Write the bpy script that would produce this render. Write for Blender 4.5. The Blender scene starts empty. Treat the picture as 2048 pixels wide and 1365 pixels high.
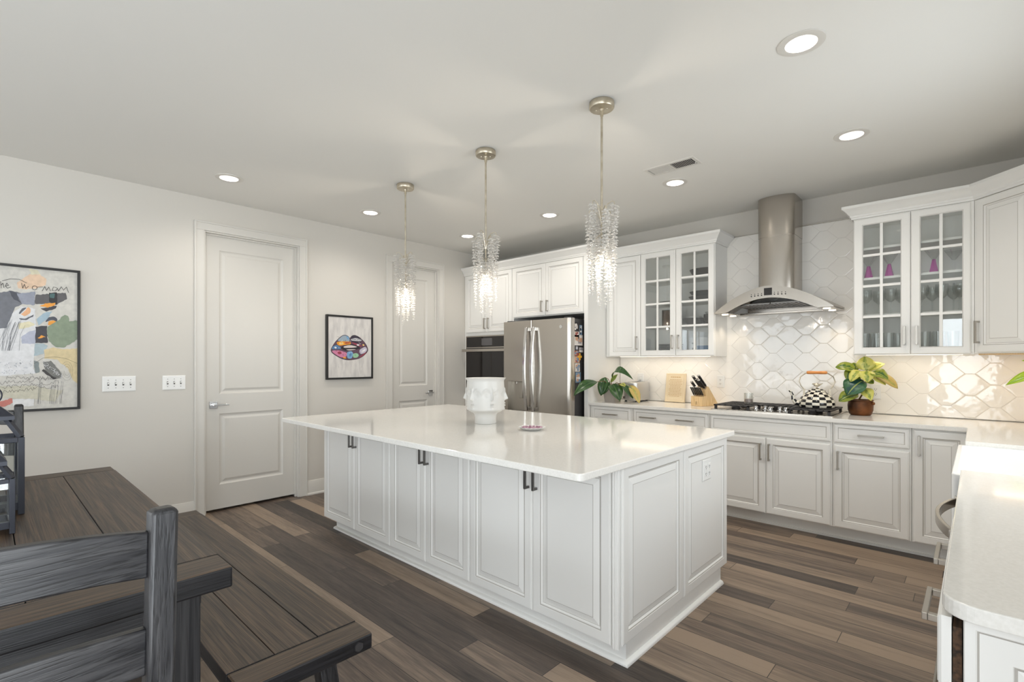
import bpy, bmesh, math, random
from math import sin, cos, pi, radians
from mathutils import Vector, Matrix

random.seed(7)
SC = bpy.context.scene
C = SC.collection

# ------------------------------------------------------------------ camera
CAM = Vector((4.8652, 0.0, 1.333)); YAW = radians(43.1435); FPX = 992.97; HOR = 722.9
cd = bpy.data.cameras.new('camera'); cam = bpy.data.objects.new('camera', cd); C.objects.link(cam)
cam.location = CAM; cam.rotation_euler = (pi/2, 0, YAW)
cd.sensor_width = 36; cd.lens = FPX/2048*36; cd.shift_y = (HOR-682.5)/2048; cd.clip_start = 0.02
SC.camera = cam

# ------------------------------------------------------------------ light, exposure
SC.view_settings.view_transform = 'Standard'; SC.view_settings.look = 'None'
SC.view_settings.gamma = 1.0; SC.view_settings.exposure = 0.40
W = bpy.data.worlds.new('sky'); SC.world = W; W.use_nodes = True
bg = W.node_tree.nodes['Background']; bg.inputs[0].default_value = (0.80, 0.90, 1.0, 1); bg.inputs[1].default_value = 1.0
SC.cycles.max_bounces = 9; SC.cycles.diffuse_bounces = 7; SC.cycles.glossy_bounces = 4
SC.cycles.transmission_bounces = 6; SC.cycles.transparent_max_bounces = 16
SC.cycles.caustics_reflective = False; SC.cycles.caustics_refractive = False
SC.cycles.sample_clamp_indirect = 4.0; SC.cycles.blur_glossy = 0.5

def lamp(name, kind, loc, rot=(0, 0, 0), energy=10, color=(1, 1, 1), **kw):
    d = bpy.data.lights.new(name, kind); d.energy = energy; d.color = color
    for k, v in kw.items(): setattr(d, k, v)
    o = bpy.data.objects.new(name, d); C.objects.link(o); o.location = loc; o.rotation_euler = rot
    return o

# sun through the sink window, about 61 degrees high, shining toward -X
SUN_E = radians(61)
lamp('sun', 'SUN', (9, 3, 9), (0, radians(90)-SUN_E, 0), 1.0, (1, 0.97, 0.92), angle=radians(0.6))
DAY = (0.93, 0.965, 1.0)
# daylight in the window openings
lamp('daylight_sink_window', 'AREA', (5.66, 2.79, 1.68), (0, radians(90), 0), 27, DAY, shape='RECTANGLE', size=1.2, size_y=1.32)
lamp('daylight_patio_window', 'AREA', (5.66, -1.05, 1.17), (0, radians(86), 0), 138, DAY, shape='RECTANGLE', size=2.1, size_y=2.7)
lamp('daylight_rear_window', 'AREA', (1.75, -3.8, 1.3), (radians(90), 0, 0), 52, DAY, shape='RECTANGLE', size=2.3, size_y=2.0)
lamp('daylight_rear_door', 'AREA', (4.75, -3.8, 1.25), (radians(90), 0, 0), 35, DAY, shape='RECTANGLE', size=0.9, size_y=1.9)
lamp('daylight_left_window', 'AREA', (-0.22, -2.4, 1.2), (0, radians(-90), 0), 18, DAY, shape='RECTANGLE', size=1.8, size_y=1.9)

# ------------------------------------------------------------------ materials
def lin(c):
    c = c/255
    return c/12.92 if c <= 0.04045 else ((c+0.055)/1.055)**2.4
def rgb(r, g, b): return (lin(r), lin(g), lin(b), 1)

MATS = {}
def mat(name, col, rough=0.5, metal=0.0, **kw):
    m = bpy.data.materials.new(name); m.use_nodes = True
    b = m.node_tree.nodes['Principled BSDF']
    b.inputs['Base Color'].default_value = col; b.inputs['Roughness'].default_value = rough; b.inputs['Metallic'].default_value = metal
    for k, v in kw.items(): b.inputs[k].default_value = v
    MATS[name] = m
    return m
def N(m, t, **kw):
    n = m.node_tree.nodes.new(t)
    for k, v in kw.items(): setattr(n, k, v)
    return n
def L(m, a, b): m.node_tree.links.new(a, b)
def B(m): return m.node_tree.nodes['Principled BSDF']
def bump(m, scale, strength, dist=0.002, vec=None, detail=2.0):
    n = N(m, 'ShaderNodeTexNoise'); n.inputs['Scale'].default_value = scale; n.inputs['Detail'].default_value = detail
    if vec is None:
        tc = N(m, 'ShaderNodeTexCoord'); vec = tc.outputs['Object']
    L(m, vec, n.inputs['Vector'])
    bp = N(m, 'ShaderNodeBump'); bp.inputs['Strength'].default_value = strength; bp.inputs['Distance'].default_value = dist
    L(m, n.outputs['Fac'], bp.inputs['Height']); L(m, bp.outputs['Normal'], B(m).inputs['Normal'])
    return n
def noisecol(m, c1, c2, scale, lo=0.35, hi=0.65, detail=4.0, stretch=None):
    tc = N(m, 'ShaderNodeTexCoord'); v = tc.outputs['Object']
    if stretch:
        mp = N(m, 'ShaderNodeMapping'); mp.inputs['Scale'].default_value = stretch; L(m, v, mp.inputs['Vector']); v = mp.outputs['Vector']
    n = N(m, 'ShaderNodeTexNoise'); n.inputs['Scale'].default_value = scale; n.inputs['Detail'].default_value = detail
    L(m, v, n.inputs['Vector'])
    r = N(m, 'ShaderNodeValToRGB'); r.color_ramp.elements[0].position = lo; r.color_ramp.elements[1].position = hi
    r.color_ramp.elements[0].color = c1; r.color_ramp.elements[1].color = c2
    L(m, n.outputs['Fac'], r.inputs['Fac']); L(m, r.outputs['Color'], B(m).inputs['Base Color'])
    return n, r

m_wall = mat('wall_paint', rgb(210, 206, 199), 0.65); bump(m_wall, 180, 0.08, 0.001)
m_ceil = mat('ceiling_paint', rgb(230, 229, 225), 0.8)
m_trim = mat('trim_paint', rgb(214, 211, 205), 0.35)
m_cab = mat('cabinet_paint', rgb(238, 237, 234), 0.38); bump(m_cab, 60, 0.03, 0.001)
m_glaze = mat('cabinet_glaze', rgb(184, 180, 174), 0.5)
m_cabin = mat('cabinet_interior', rgb(250, 249, 246), 0.5)
m_quartz = mat('quartz', rgb(238, 236, 231), 0.09)
noisecol(m_quartz, rgb(233, 231, 226), rgb(242, 240, 236), 140, 0.3, 0.7)
m_tile = mat('glazed_tile', rgb(246, 243, 238), 0.05); bump(m_tile, 16, 0.065, 0.02, detail=1.0)
m_grout = mat('grout', rgb(228, 224, 218), 0.8)
m_nickel = mat('brushed_nickel', rgb(182, 177, 169), 0.32, 1.0)
m_pewter = mat('dark_pewter', rgb(118, 116, 114), 0.35, 1.0)
m_chrome = mat('chrome', rgb(215, 215, 215), 0.12, 1.0)
m_steel = mat('stainless_steel', rgb(190, 184, 176), 0.24, 1.0)
nn = bump(m_steel, 6, 0.06, 0.01, detail=1.0)
B(m_steel).inputs['Anisotropic'].default_value = 0.5
m_gold = mat('champagne_metal', rgb(196, 180, 150), 0.35, 1.0); noisecol(m_gold, rgb(190, 180, 160), rgb(214, 206, 190), 14)
m_blackglass = mat('oven_glass', rgb(38, 35, 34), 0.06)
m_black = mat('black_iron', rgb(44, 42, 43), 0.55); bump(m_black, 300, 0.15, 0.001)
m_blackpl = mat('black_plastic', rgb(24, 24, 26), 0.35)
m_darkgrey = mat('fridge_side_grey', rgb(58, 57, 58), 0.4)
m_ceramic = mat('matte_white_ceramic', rgb(206, 205, 202), 0.35)
m_fireclay = mat('white_fireclay', rgb(246, 246, 245), 0.1)
m_plastic = mat('white_plastic', rgb(238, 238, 236), 0.3)
m_slot = mat('outlet_slot', rgb(90, 88, 86), 0.5)
m_void = mat('dark_gap', rgb(20, 19, 18), 0.9)
m_darkdish = mat('dark_stoneware', rgb(46, 43, 40), 0.3)
m_greydish = mat('grey_stoneware', rgb(120, 118, 114), 0.35)
m_purple = mat('purple_glass', rgb(186, 28, 160), 0.08)
m_bamboo = mat('blond_wood', rgb(224, 190, 140), 0.45); noisecol(m_bamboo, rgb(214, 178, 126), rgb(234, 204, 158), 9, stretch=(14, 14, 1.2))
m_plaque = mat('pale_engraved_wood', rgb(226, 210, 180), 0.5)
m_engrave = mat('engraving', rgb(196, 164, 116), 0.6)
m_orange = mat('turned_orange_wood', rgb(214, 136, 62), 0.35); noisecol(m_orange, rgb(200, 118, 48), rgb(224, 150, 78), 20)
m_copperpot = mat('weathered_copper', rgb(120, 78, 48), 0.45, 0.6); noisecol(m_copperpot, rgb(58, 38, 25), rgb(124, 76, 42), 9)
m_soil = mat('soil', rgb(50, 38, 28), 0.95)
m_greypot = mat('grey_clay', rgb(158, 150, 142), 0.6)
m_stem = mat('plant_stem', rgb(112, 84, 44), 0.6)
m_lantern = mat('lantern_metal', rgb(52, 54, 62), 0.35, 0.4)
m_blackframe = mat('black_frame', rgb(30, 29, 29), 0.4)
m_brown = mat('drawer_box_wood', rgb(80, 56, 38), 0.7); noisecol(m_brown, rgb(44, 32, 24), rgb(104, 76, 54), 5, stretch=(1, 20, 20))
m_pink = mat('pink_glaze', rgb(196, 150, 170), 0.25); noisecol(m_pink, rgb(140, 80, 110), rgb(216, 180, 196), 60)

# transparent panes and glassware: clear with a reflection that grows at grazing angles
def glassy(name, tint, rough=0.0, base=0.04, power=0.75):
    m = bpy.data.materials.new(name); m.use_nodes = True; nt = m.node_tree; nt.nodes.clear()
    out = N(m, 'ShaderNodeOutputMaterial'); tr = N(m, 'ShaderNodeBsdfTransparent'); gl = N(m, 'ShaderNodeBsdfGlossy'); mx = N(m, 'ShaderNodeMixShader')
    tr.inputs[0].default_value = tint; gl.inputs['Roughness'].default_value = rough
    lw = N(m, 'ShaderNodeLayerWeight'); lw.inputs['Blend'].default_value = 0.35
    mr = N(m, 'ShaderNodeMapRange'); mr.inputs['To Min'].default_value = base; mr.inputs['To Max'].default_value = power
    L(m, lw.outputs['Facing'], mr.inputs['Value']); L(m, mr.outputs['Result'], mx.inputs[0])
    L(m, tr.outputs[0], mx.inputs[1]); L(m, gl.outputs[0], mx.inputs[2]); L(m, mx.outputs[0], out.inputs[0])
    MATS[name] = m
    return m
m_pane = glassy('clear_pane', (0.97, 0.98, 0.975, 1), 0.0, 0.06, 0.70)
m_glass = glassy('glassware', (0.97, 0.98, 0.975, 1), 0.02, 0.06, 0.55)
m_win = glassy('window_glass', (0.97, 0.98, 0.98, 1), 0.0, 0.04, 0.7)

def crystal():
    m = bpy.data.materials.new('cut_crystal'); m.use_nodes = True; nt = m.node_tree; nt.nodes.clear()
    out = N(m, 'ShaderNodeOutputMaterial'); tr = N(m, 'ShaderNodeBsdfTransparent'); gl = N(m, 'ShaderNodeBsdfGlossy')
    tl = N(m, 'ShaderNodeBsdfTranslucent'); df = N(m, 'ShaderNodeBsdfDiffuse')
    tl.inputs[0].default_value = (1, .97, .93, 1); df.inputs[0].default_value = (.95, .94, .92, 1); gl.inputs['Roughness'].default_value = 0.08
    a = N(m, 'ShaderNodeMixShader'); a.inputs[0].default_value = 0.5; L(m, tl.outputs[0], a.inputs[1]); L(m, df.outputs[0], a.inputs[2])
    b = N(m, 'ShaderNodeMixShader'); b.inputs[0].default_value = 0.08; L(m, a.outputs[0], b.inputs[1]); L(m, tr.outputs[0], b.inputs[2])
    c = N(m, 'ShaderNodeMixShader'); c.inputs[0].default_value = 0.16; L(m, b.outputs[0], c.inputs[1]); L(m, gl.outputs[0], c.inputs[2])
    L(m, c.outputs[0], out.inputs[0])
    return m
m_crystal = crystal()

def glow(name, col, strength):
    m = bpy.data.materials.new(name); m.use_nodes = True; nt = m.node_tree; nt.nodes.clear()
    out = N(m, 'ShaderNodeOutputMaterial'); e = N(m, 'ShaderNodeEmission'); e.inputs[0].default_value = col; e.inputs[1].default_value = strength
    L(m, e.outputs[0], out.inputs[0])
    return m
m_lens = glow('lamp_lens', (1, .96, .89, 1), 5.0)
m_bulb = glow('bulb_glow', (1, .90, .74, 1), 16.0)
m_led = glow('led_glow', (1, .86, .66, 1), 4.0)
m_screen = mat('dim_screen', rgb(92, 90, 92), 0.1)

# dark stained oak, grain along one axis of the object
def oak(name, axis, dark, light, rough=0.47, scale=1.0):
    m = mat(name, dark, rough)
    st = [26, 26, 26]; st[axis] = 0.7
    n, r = noisecol(m, dark, light, 3.4*scale, 0.34, 0.70, 7.0, tuple(st))
    n.inputs['Distortion'].default_value = 0.9
    tc = N(m, 'ShaderNodeTexCoord'); mp = N(m, 'ShaderNodeMapping'); s2 = [150, 150, 150]; s2[axis] = 2.2; mp.inputs['Scale'].default_value = s2
    L(m, tc.outputs['Object'], mp.inputs['Vector']); n2 = N(m, 'ShaderNodeTexNoise'); n2.inputs['Scale'].default_value = 2.2; n2.inputs['Detail'].default_value = 3; L(m, mp.outputs['Vector'], n2.inputs['Vector'])
    r2 = N(m, 'ShaderNodeValToRGB'); r2.color_ramp.elements[0].position = 0.34; r2.color_ramp.elements[1].position = 0.50; r2.color_ramp.elements[0].color = (0.35, 0.35, 0.35, 1)
    L(m, n2.outputs['Fac'], r2.inputs['Fac'])
    mx = N(m, 'ShaderNodeMix', data_type='RGBA', blend_type='MULTIPLY'); mx.inputs['Factor'].default_value = 1.0; L(m, r.outputs['Color'], mx.inputs['A']); L(m, r2.outputs['Color'], mx.inputs['B']); L(m, mx.outputs['Result'], B(m).inputs['Base Color'])
    ad = N(m, 'ShaderNodeMath', operation='ADD'); L(m, n.outputs['Fac'], ad.inputs[0]); L(m, r2.outputs['Color'], ad.inputs[1])
    bp = N(m, 'ShaderNodeBump'); bp.inputs['Strength'].default_value = 0.32; bp.inputs['Distance'].default_value = 0.001
    L(m, ad.outputs[0], bp.inputs['Height']); L(m, bp.outputs['Normal'], B(m).inputs['Normal'])
    return m
def split_top_sides(mb):
    # brown on upward faces (slot 0), black on the sides (slot 1)
    mb.bm.normal_update()
    for f in mb.bm.faces: f.material_index = 0 if f.normal.z > .7 else 1
    return mb
DK, LT = rgb(44, 36, 29), rgb(98, 79, 62)
m_oakx = oak('dark_oak_lengthwise', 0, DK, LT)
m_oaky = oak('dark_oak_crosswise', 1, DK, LT)
BK, BL = rgb(22, 22, 25), rgb(58, 57, 58)
m_edgex = oak('black_edge_lengthwise', 0, rgb(12, 12, 15), rgb(34, 33, 36), 0.42)
m_edgey = oak('black_edge_crosswise', 1, rgb(12, 12, 15), rgb(34, 33, 36), 0.42)
m_blkx = oak('black_oak_lengthwise', 0, BK, BL, 0.4)
m_blky = oak('black_oak_crosswise', 1, BK, BL, 0.4)
m_blkz = oak('black_oak_upright', 2, BK, BL, 0.4)

# floor: 5 inch planks along X
def floor_mat():
    m = mat('vinyl_planks', rgb(110, 98, 87), 0.42)
    g = N(m, 'ShaderNodeNewGeometry'); sp = N(m, 'ShaderNodeSeparateXYZ'); L(m, g.outputs['Position'], sp.inputs[0])
    def math_(op, a, b=None):
        n = N(m, 'ShaderNodeMath', operation=op)
        for i, x in enumerate((a, b)):
            if x is None: continue
            if isinstance(x, (int, float)): n.inputs[i].default_value = x
            else: L(m, x, n.inputs[i])
        return n.outputs[0]
    v = math_('DIVIDE', math_('SUBTRACT', sp.outputs['Y'], 1.363-0.1275*40), 0.1275)
    row = math_('FLOOR', v); fv = math_('FRACT', v)
    wn = N(m, 'ShaderNodeTexWhiteNoise', noise_dimensions='1D'); L(m, row, wn.inputs['W'])
    u = math_('ADD', math_('DIVIDE', sp.outputs['X'], 1.22), math_('MULTIPLY', wn.outputs['Value'], 7.3))
    col = math_('FLOOR', u); fu = math_('FRACT', u)
    cb = N(m, 'ShaderNodeCombineXYZ'); L(m, row, cb.inputs[0]); L(m, col, cb.inputs[1])
    w2 = N(m, 'ShaderNodeTexWhiteNoise', noise_dimensions='2D'); L(m, cb.outputs[0], w2.inputs['Vector'])
    tone = w2.outputs['Value']
    # long grain, shifted per plank
    gv = N(m, 'ShaderNodeCombineXYZ')
    L(m, math_('ADD', math_('MULTIPLY', sp.outputs['X'], 1.1), math_('MULTIPLY', tone, 37.0)), gv.inputs[0])
    L(m, math_('MULTIPLY', sp.outputs['Y'], 17.0), gv.inputs[1]); L(m, math_('MULTIPLY', tone, 11.0), gv.inputs[2])
    n1 = N(m, 'ShaderNodeTexNoise'); n1.inputs['Scale'].default_value = 1.6; n1.inputs['Detail'].default_value = 5; n1.inputs['Distortion'].default_value = 0.6
    L(m, gv.outputs[0], n1.inputs['Vector'])
    n2 = N(m, 'ShaderNodeTexNoise'); n2.inputs['Scale'].default_value = 9.0; n2.inputs['Detail'].default_value = 4
    L(m, gv.outputs[0], n2.inputs['Vector'])
    f = math_('ADD', math_('ADD', math_('MULTIPLY', tone, 0.56), math_('MULTIPLY', n1.outputs['Fac'], 0.52)), math_('MULTIPLY', n2.outputs['Fac'], 0.30))
    r = N(m, 'ShaderNodeValToRGB'); cr = r.color_ramp
    cr.elements[0].position = 0.36; cr.elements[0].color = rgb(50, 43, 39)
    cr.elements[1].position = 0.92; cr.elements[1].color = rgb(158, 138, 119)
    e = cr.elements.new(0.62); e.color = rgb(97, 84, 75)
    L(m, f, r.inputs['Fac'])
    gv_ = math_('LESS_THAN', fv, 0.028); gu_ = math_('LESS_THAN', fu, 0.0026)
    gap = math_('MAXIMUM', gv_, gu_)
    mx = N(m, 'ShaderNodeMix', data_type='RGBA'); L(m, gap, mx.inputs['Factor']); L(m, r.outputs['Color'], mx.inputs['A']); mx.inputs['B'].default_value = rgb(52, 45, 40)
    L(m, mx.outputs['Result'], B(m).inputs['Base Color'])
    bp = N(m, 'ShaderNodeBump'); bp.inputs['Strength'].default_value = 0.25; bp.inputs['Distance'].default_value = 0.002
    L(m, math_('SUBTRACT', n2.outputs['Fac'], math_('MULTIPLY', gap, 1.5)), bp.inputs['Height']); L(m, bp.outputs['Normal'], B(m).inputs['Normal'])
    return m
m_floor = floor_mat()

# variegated leaf: u runs from midrib (0) to edge (1)
def leafmat(name, inner, outer, mid=0.55, vein=None):
    m = mat(name, inner, 0.3)
    uv = N(m, 'ShaderNodeUVMap'); sp = N(m, 'ShaderNodeSeparateXYZ'); L(m, uv.outputs[0], sp.inputs[0])
    tc = N(m, 'ShaderNodeTexCoord'); n = N(m, 'ShaderNodeTexNoise'); n.inputs['Scale'].default_value = 45; L(m, tc.outputs['Object'], n.inputs['Vector'])
    ad = N(m, 'ShaderNodeMath', operation='MULTIPLY_ADD'); L(m, n.outputs['Fac'], ad.inputs[0]); ad.inputs[1].default_value = 1.1; L(m, sp.outputs[0], ad.inputs[2])
    r = N(m, 'ShaderNodeValToRGB'); r.color_ramp.elements[0].position = mid+0.30; r.color_ramp.elements[1].position = mid+0.62
    r.color_ramp.elements[0].color = inner; r.color_ramp.elements[1].color = outer
    L(m, ad.outputs[0], r.inputs['Fac'])
    lt = N(m, 'ShaderNodeMath', operation='LESS_THAN'); L(m, sp.outputs[0], lt.inputs[0]); lt.inputs[1].default_value = 0.06
    mx = N(m, 'ShaderNodeMix', data_type='RGBA'); L(m, lt.outputs[0], mx.inputs['Factor']); L(m, r.outputs['Color'], mx.inputs['A']); mx.inputs['B'].default_value = vein or rgb(170, 178, 92)
    L(m, mx.outputs['Result'], B(m).inputs['Base Color'])
    return m
lf_dark = leafmat('dark_green_leaf', rgb(30, 66, 30), rgb(48, 84, 34), 0.6, rgb(84, 116, 58))
lf_mid = leafmat('mid_green_leaf', rgb(58, 96, 34), rgb(136, 148, 50), 0.55)
lf_var = leafmat('yellow_edged_leaf', rgb(92, 124, 40), rgb(206, 202, 104), 0.3)
lf_blue = leafmat('blue_green_leaf', rgb(36, 76, 70), rgb(56, 100, 66), 0.6, rgb(150, 164, 90))
lf_dry = leafmat('fading_leaf', rgb(140, 138, 62), rgb(192, 168, 96), 0.2)
lf_lime = leafmat('lime_leaf', rgb(120, 166, 22), rgb(170, 200, 40), 0.5, rgb(190, 210, 80))

# ------------------------------------------------------------------ mesh helpers
class MB:
    def __init__(s): s.bm = bmesh.new(); s.uv = None
    def face(s, vs, m=0):
        vs = [v if isinstance(v, bmesh.types.BMVert) else s.bm.verts.new(v) for v in vs]
        try: f = s.bm.faces.new(vs)
        except ValueError: return None
        f.material_index = m
        return f
    def box(s, x0, x1, y0, y1, z0, z1, m=0, M=None):
        p = [Vector(q) for q in ((x0,y0,z0),(x1,y0,z0),(x1,y1,z0),(x0,y1,z0),(x0,y0,z1),(x1,y0,z1),(x1,y1,z1),(x0,y1,z1))]
        if M is not None: p = [M @ q for q in p]
        v = [s.bm.verts.new(q) for q in p]
        for q in ((0,3,2,1),(4,5,6,7),(0,1,5,4),(1,2,6,5),(2,3,7,6),(3,0,4,7)): s.face([v[i] for i in q], m)
        return s
    def bar(s, a, b, w, d, m=0, up=(0, 0, 1), w2=None, d2=None):
        a, b = Vector(a), Vector(b); z = (b-a).normalized(); x = z.cross(Vector(up))
        if x.length < 1e-4: x = z.cross(Vector((1, 0, 0)))
        x.normalize(); y = z.cross(x); vs = []
        for p, ww, dd in ((a, w, d), (b, w2 or w, d2 or d)):
            vs.append([s.bm.verts.new(p+x*sx*ww/2+y*sy*dd/2) for sx, sy in ((-1,-1),(1,-1),(1,1),(-1,1))])
        s.face(vs[0][::-1], m); s.face(vs[1], m)
        for i in range(4): s.face([vs[0][i], vs[0][(i+1)%4], vs[1][(i+1)%4], vs[1][i]], m)
        return s
    def loops(s, rings, m=0, cap0=True, cap1=True, ms=None):
        R = [[s.bm.verts.new(p) for p in r] for r in rings]; n = len(R[0])
        for k in range(len(R)-1):
            for i in range(n):
                s.face([R[k][i], R[k][(i+1)%n], R[k+1][(i+1)%n], R[k+1][i]], ms[k] if ms else m)
        if cap0: s.face(R[0][::-1], ms[0] if ms else m)
        if cap1: s.face(R[-1], ms[-1] if ms else m)
        return s
    def nest(s, r, lp, cap=True, back=False):
        # r = x0,x1,z0,z1 ; lp = [(inset, y, material)], front faces -y
        x0, x1, z0, z1 = r
        rings = [[(x0+i, y, z0+i), (x1-i, y, z0+i), (x1-i, y, z1-i), (x0+i, y, z1-i)] for i, y, _ in lp]
        return s.loops(rings, cap0=back, cap1=cap, ms=[q[2] for q in lp])
    def lathe(s, prof, cx=0, cy=0, cz=0, seg=24, m=0, caps=(True, True), fn=None):
        rings = []
        for r, z in prof:
            ring = []
            for i in range(seg):
                a = 2*pi*i/seg; rr = r+(fn(a, z) if fn else 0)
                ring.append((cx+rr*cos(a), cy+rr*sin(a), cz+z))
            rings.append(ring)
        return s.loops(rings, m, caps[0], caps[1])
    def tube(s, pts, r, seg=8, m=0, caps=True):
        pts = [Vector(p) for p in pts]; n = len(pts); rad = r if isinstance(r, (list, tuple)) else [r]*n
        ref = None; rings = []
        for i, p in enumerate(pts):
            t = (pts[min(i+1, n-1)]-pts[max(i-1, 0)]).normalized()
            if ref is None:
                ref = Vector((0, 0, 1)) if abs(t.z) < 0.9 else Vector((1, 0, 0))
            x = (ref-t*ref.dot(t)).normalized(); y = t.cross(x); ref = x
            rings.append([p+(x*cos(2*pi*k/seg)+y*sin(2*pi*k/seg))*rad[i] for k in range(seg)])
        return s.loops(rings, m, caps, caps)
    def prism(s, poly, a, b, axis='z', m=0):
        def P(u, v, w): return {'z': (u, v, w), 'y': (u, w, v), 'x': (w, u, v)}[axis]
        return s.loops([[P(u, v, a) for u, v in poly], [P(u, v, b) for u, v in poly]], m)
    def ball(s, c, r, seg=12, m=0, sc=(1, 1, 1), M=None):
        rings = []; k = max(4, seg//2)
        for j in range(1, k):
            t = pi*j/k
            ring = [Vector((r*sin(t)*cos(2*pi*i/seg)*sc[0], r*sin(t)*sin(2*pi*i/seg)*sc[1], -r*cos(t)*sc[2])) for i in range(seg)]
            if M is not None: ring = [M @ q for q in ring]
            rings.append([Vector(c)+q for q in ring])
        return s.loops(rings, m)
    def sweep(s, path, prof, z=0.0, m=0, closed=False, ms=None):
        # path: xy points; prof: (outward, height); outward is to the right of the travel direction
        n = len(path); rings = []
        P = [Vector(p) for p in path]
        for i in range(n):
            d0 = (P[i]-P[i-1]).normalized() if (i > 0 or closed) else None
            d1 = (P[(i+1)%n]-P[i]).normalized() if (i < n-1 or closed) else None
            ns = [Vector((d.y, -d.x)) for d in (d0, d1) if d is not None]
            if len(ns) == 2:
                b = (ns[0]+ns[1]).normalized(); b = b/max(0.2, b.dot(ns[0]))
            else: b = ns[0]
            rings.append([(P[i].x+b.x*o, P[i].y+b.y*o, z+h) for o, h in prof])
        if closed: rings.append(rings[0])
        return s.loops(rings, m, not closed, not closed)
    def obj(s, name, mats, parent=None, bevel=0, smooth=True, ang=35, seg=2):
        if not isinstance(mats, (list, tuple)): mats = [mats]
        bmesh.ops.recalc_face_normals(s.bm, faces=s.bm.faces)
        me = bpy.data.meshes.new(name); s.bm.to_mesh(me); s.bm.free()
        for q in mats: me.materials.append(q)
        if smooth and len(me.polygons):
            me.polygons.foreach_set('use_smooth', [True]*len(me.polygons)); me.set_sharp_from_angle(angle=radians(ang))
        o = bpy.data.objects.new(name, me); C.objects.link(o)
        if parent is not None: o.parent = parent
        if bevel:
            b = o.modifiers.new('edge', 'BEVEL'); b.width = bevel; b.segments = seg; b.limit_method = 'ANGLE'; b.angle_limit = radians(40)
        return o

def text_into(mb, s, size, place, depth=0.0015, m=0, align='CENTER'):
    cu = bpy.data.curves.new('lettering', 'FONT'); cu.body = s; cu.size = size; cu.extrude = depth; cu.align_x = align
    o = bpy.data.objects.new('lettering', cu); C.objects.link(o)
    dg = bpy.context.evaluated_depsgraph_get(); me = bpy.data.meshes.new_from_object(o.evaluated_get(dg))
    me.transform(place); n0 = len(mb.bm.faces); mb.bm.from_mesh(me); mb.bm.faces.ensure_lookup_table()
    for f in mb.bm.faces[n0:]: f.material_index = m
    bpy.data.objects.remove(o); bpy.data.curves.remove(cu); bpy.data.meshes.remove(me)

def tag(o, label=None, cat=None, group=None, kind=None):
    if label: o['label'] = label
    if cat: o['category'] = cat
    if group: o['group'] = group
    if kind: o['kind'] = kind
    return o
def thing(name, label, cat, loc=(0, 0, 0), rz=0.0, group=None):
    o = bpy.data.objects.new(name, None); C.objects.link(o); o.location = loc; o.rotation_euler = (0, 0, rz); o.empty_display_size = 0.1
    return tag(o, label, cat, group)
def dup(root, loc, rz=0.0, label=None, group=None):
    def cp(o, par):
        c = o.copy(); C.objects.link(c)
        if par is not None: c.parent = par
        for ch in list(o.children): cp(ch, c)
        return c
    r = cp(root, None); r.location = loc; r.rotation_euler = (0, 0, rz)
    return tag(r, label, None, group)
def struct(o): o['kind'] = 'structure'; return o

def at(px, py, axis, val):
    # the point of the plane axis=val that lies along the photo's line of sight (px, py in the 2048 frame)
    l, u = (px-1024)/FPX, (HOR-py)/FPX
    d = Vector((l*cos(YAW)-sin(YAW), cos(YAW)+l*sin(YAW), u))
    t = (val-CAM[axis])/d[axis]
    return CAM+d*t

# ================================================================== the setting
RX, BY, FY, CH = 5.46, 4.92, -3.6, 2.743     # right wall, back wall, wall behind the camera, ceiling height
D1 = (1.306, 2.128); D2 = (3.185, 3.858); DH = 2.462
def wall(name, axis, p0, p1, a0, a1, openings):
    # slab between p0 and p1 on `axis`, running a0..a1, with rectangular holes (b0, b1, z0, z1)
    us = sorted({a0, a1, *[o[0] for o in openings], *[o[1] for o in openings]})
    mb = MB()
    for u0, u1 in zip(us, us[1:]):
        zs = sorted({0.0, CH, *[o[2] for o in openings if o[0] <= u0 and o[1] >= u1], *[o[3] for o in openings if o[0] <= u0 and o[1] >= u1]})
        for z0, z1 in zip(zs, zs[1:]):
            if any(o[0] <= u0 and o[1] >= u1 and o[2] <= z0 and o[3] >= z1 for o in openings): continue
            if axis == 'x': mb.box(p0, p1, u0, u1, z0, z1)
            else: mb.box(u0, u1, p0, p1, z0, z1)
    if name == 'wall_left':
        for d0, d1 in (D1, D2): mb.box(-0.16, -0.1405, d0-0.02, d1+0.02, 0, DH+0.02)  # unseen backing behind the doors, added to block outside light
    return struct(mb.obj(name, m_wall, smooth=False))
SW = (2.13, 3.45, 1.08, 2.28); PW = (-2.4, 0.3, 0.12, 2.22); RW = (0.60, 2.90, 0.30, 2.30); RD = (4.30, 5.20, 0.30, 2.20); LW = (-3.35, -1.45, 0.30, 2.10)
wall('wall_left', 'x', -0.14, 0.0, FY-0.15, BY+0.15, [(D1[0], D1[1], 0, DH), (D2[0], D2[1], 0, DH), LW])
wall('wall_back', 'y', BY, BY+0.15, 0.0, RX+0.15, [])
wall('wall_right', 'x', RX, RX+0.15, FY-0.15, BY, [SW, PW])
wall('wall_rear', 'y', FY-0.15, FY, 0.0, RX, [RW, RD])
mb = MB(); mb.box(-0.14, RX+0.15, FY-0.15, BY+0.15, -0.1, 0.0); struct(mb.obj('floor', m_floor, smooth=False))
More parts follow.
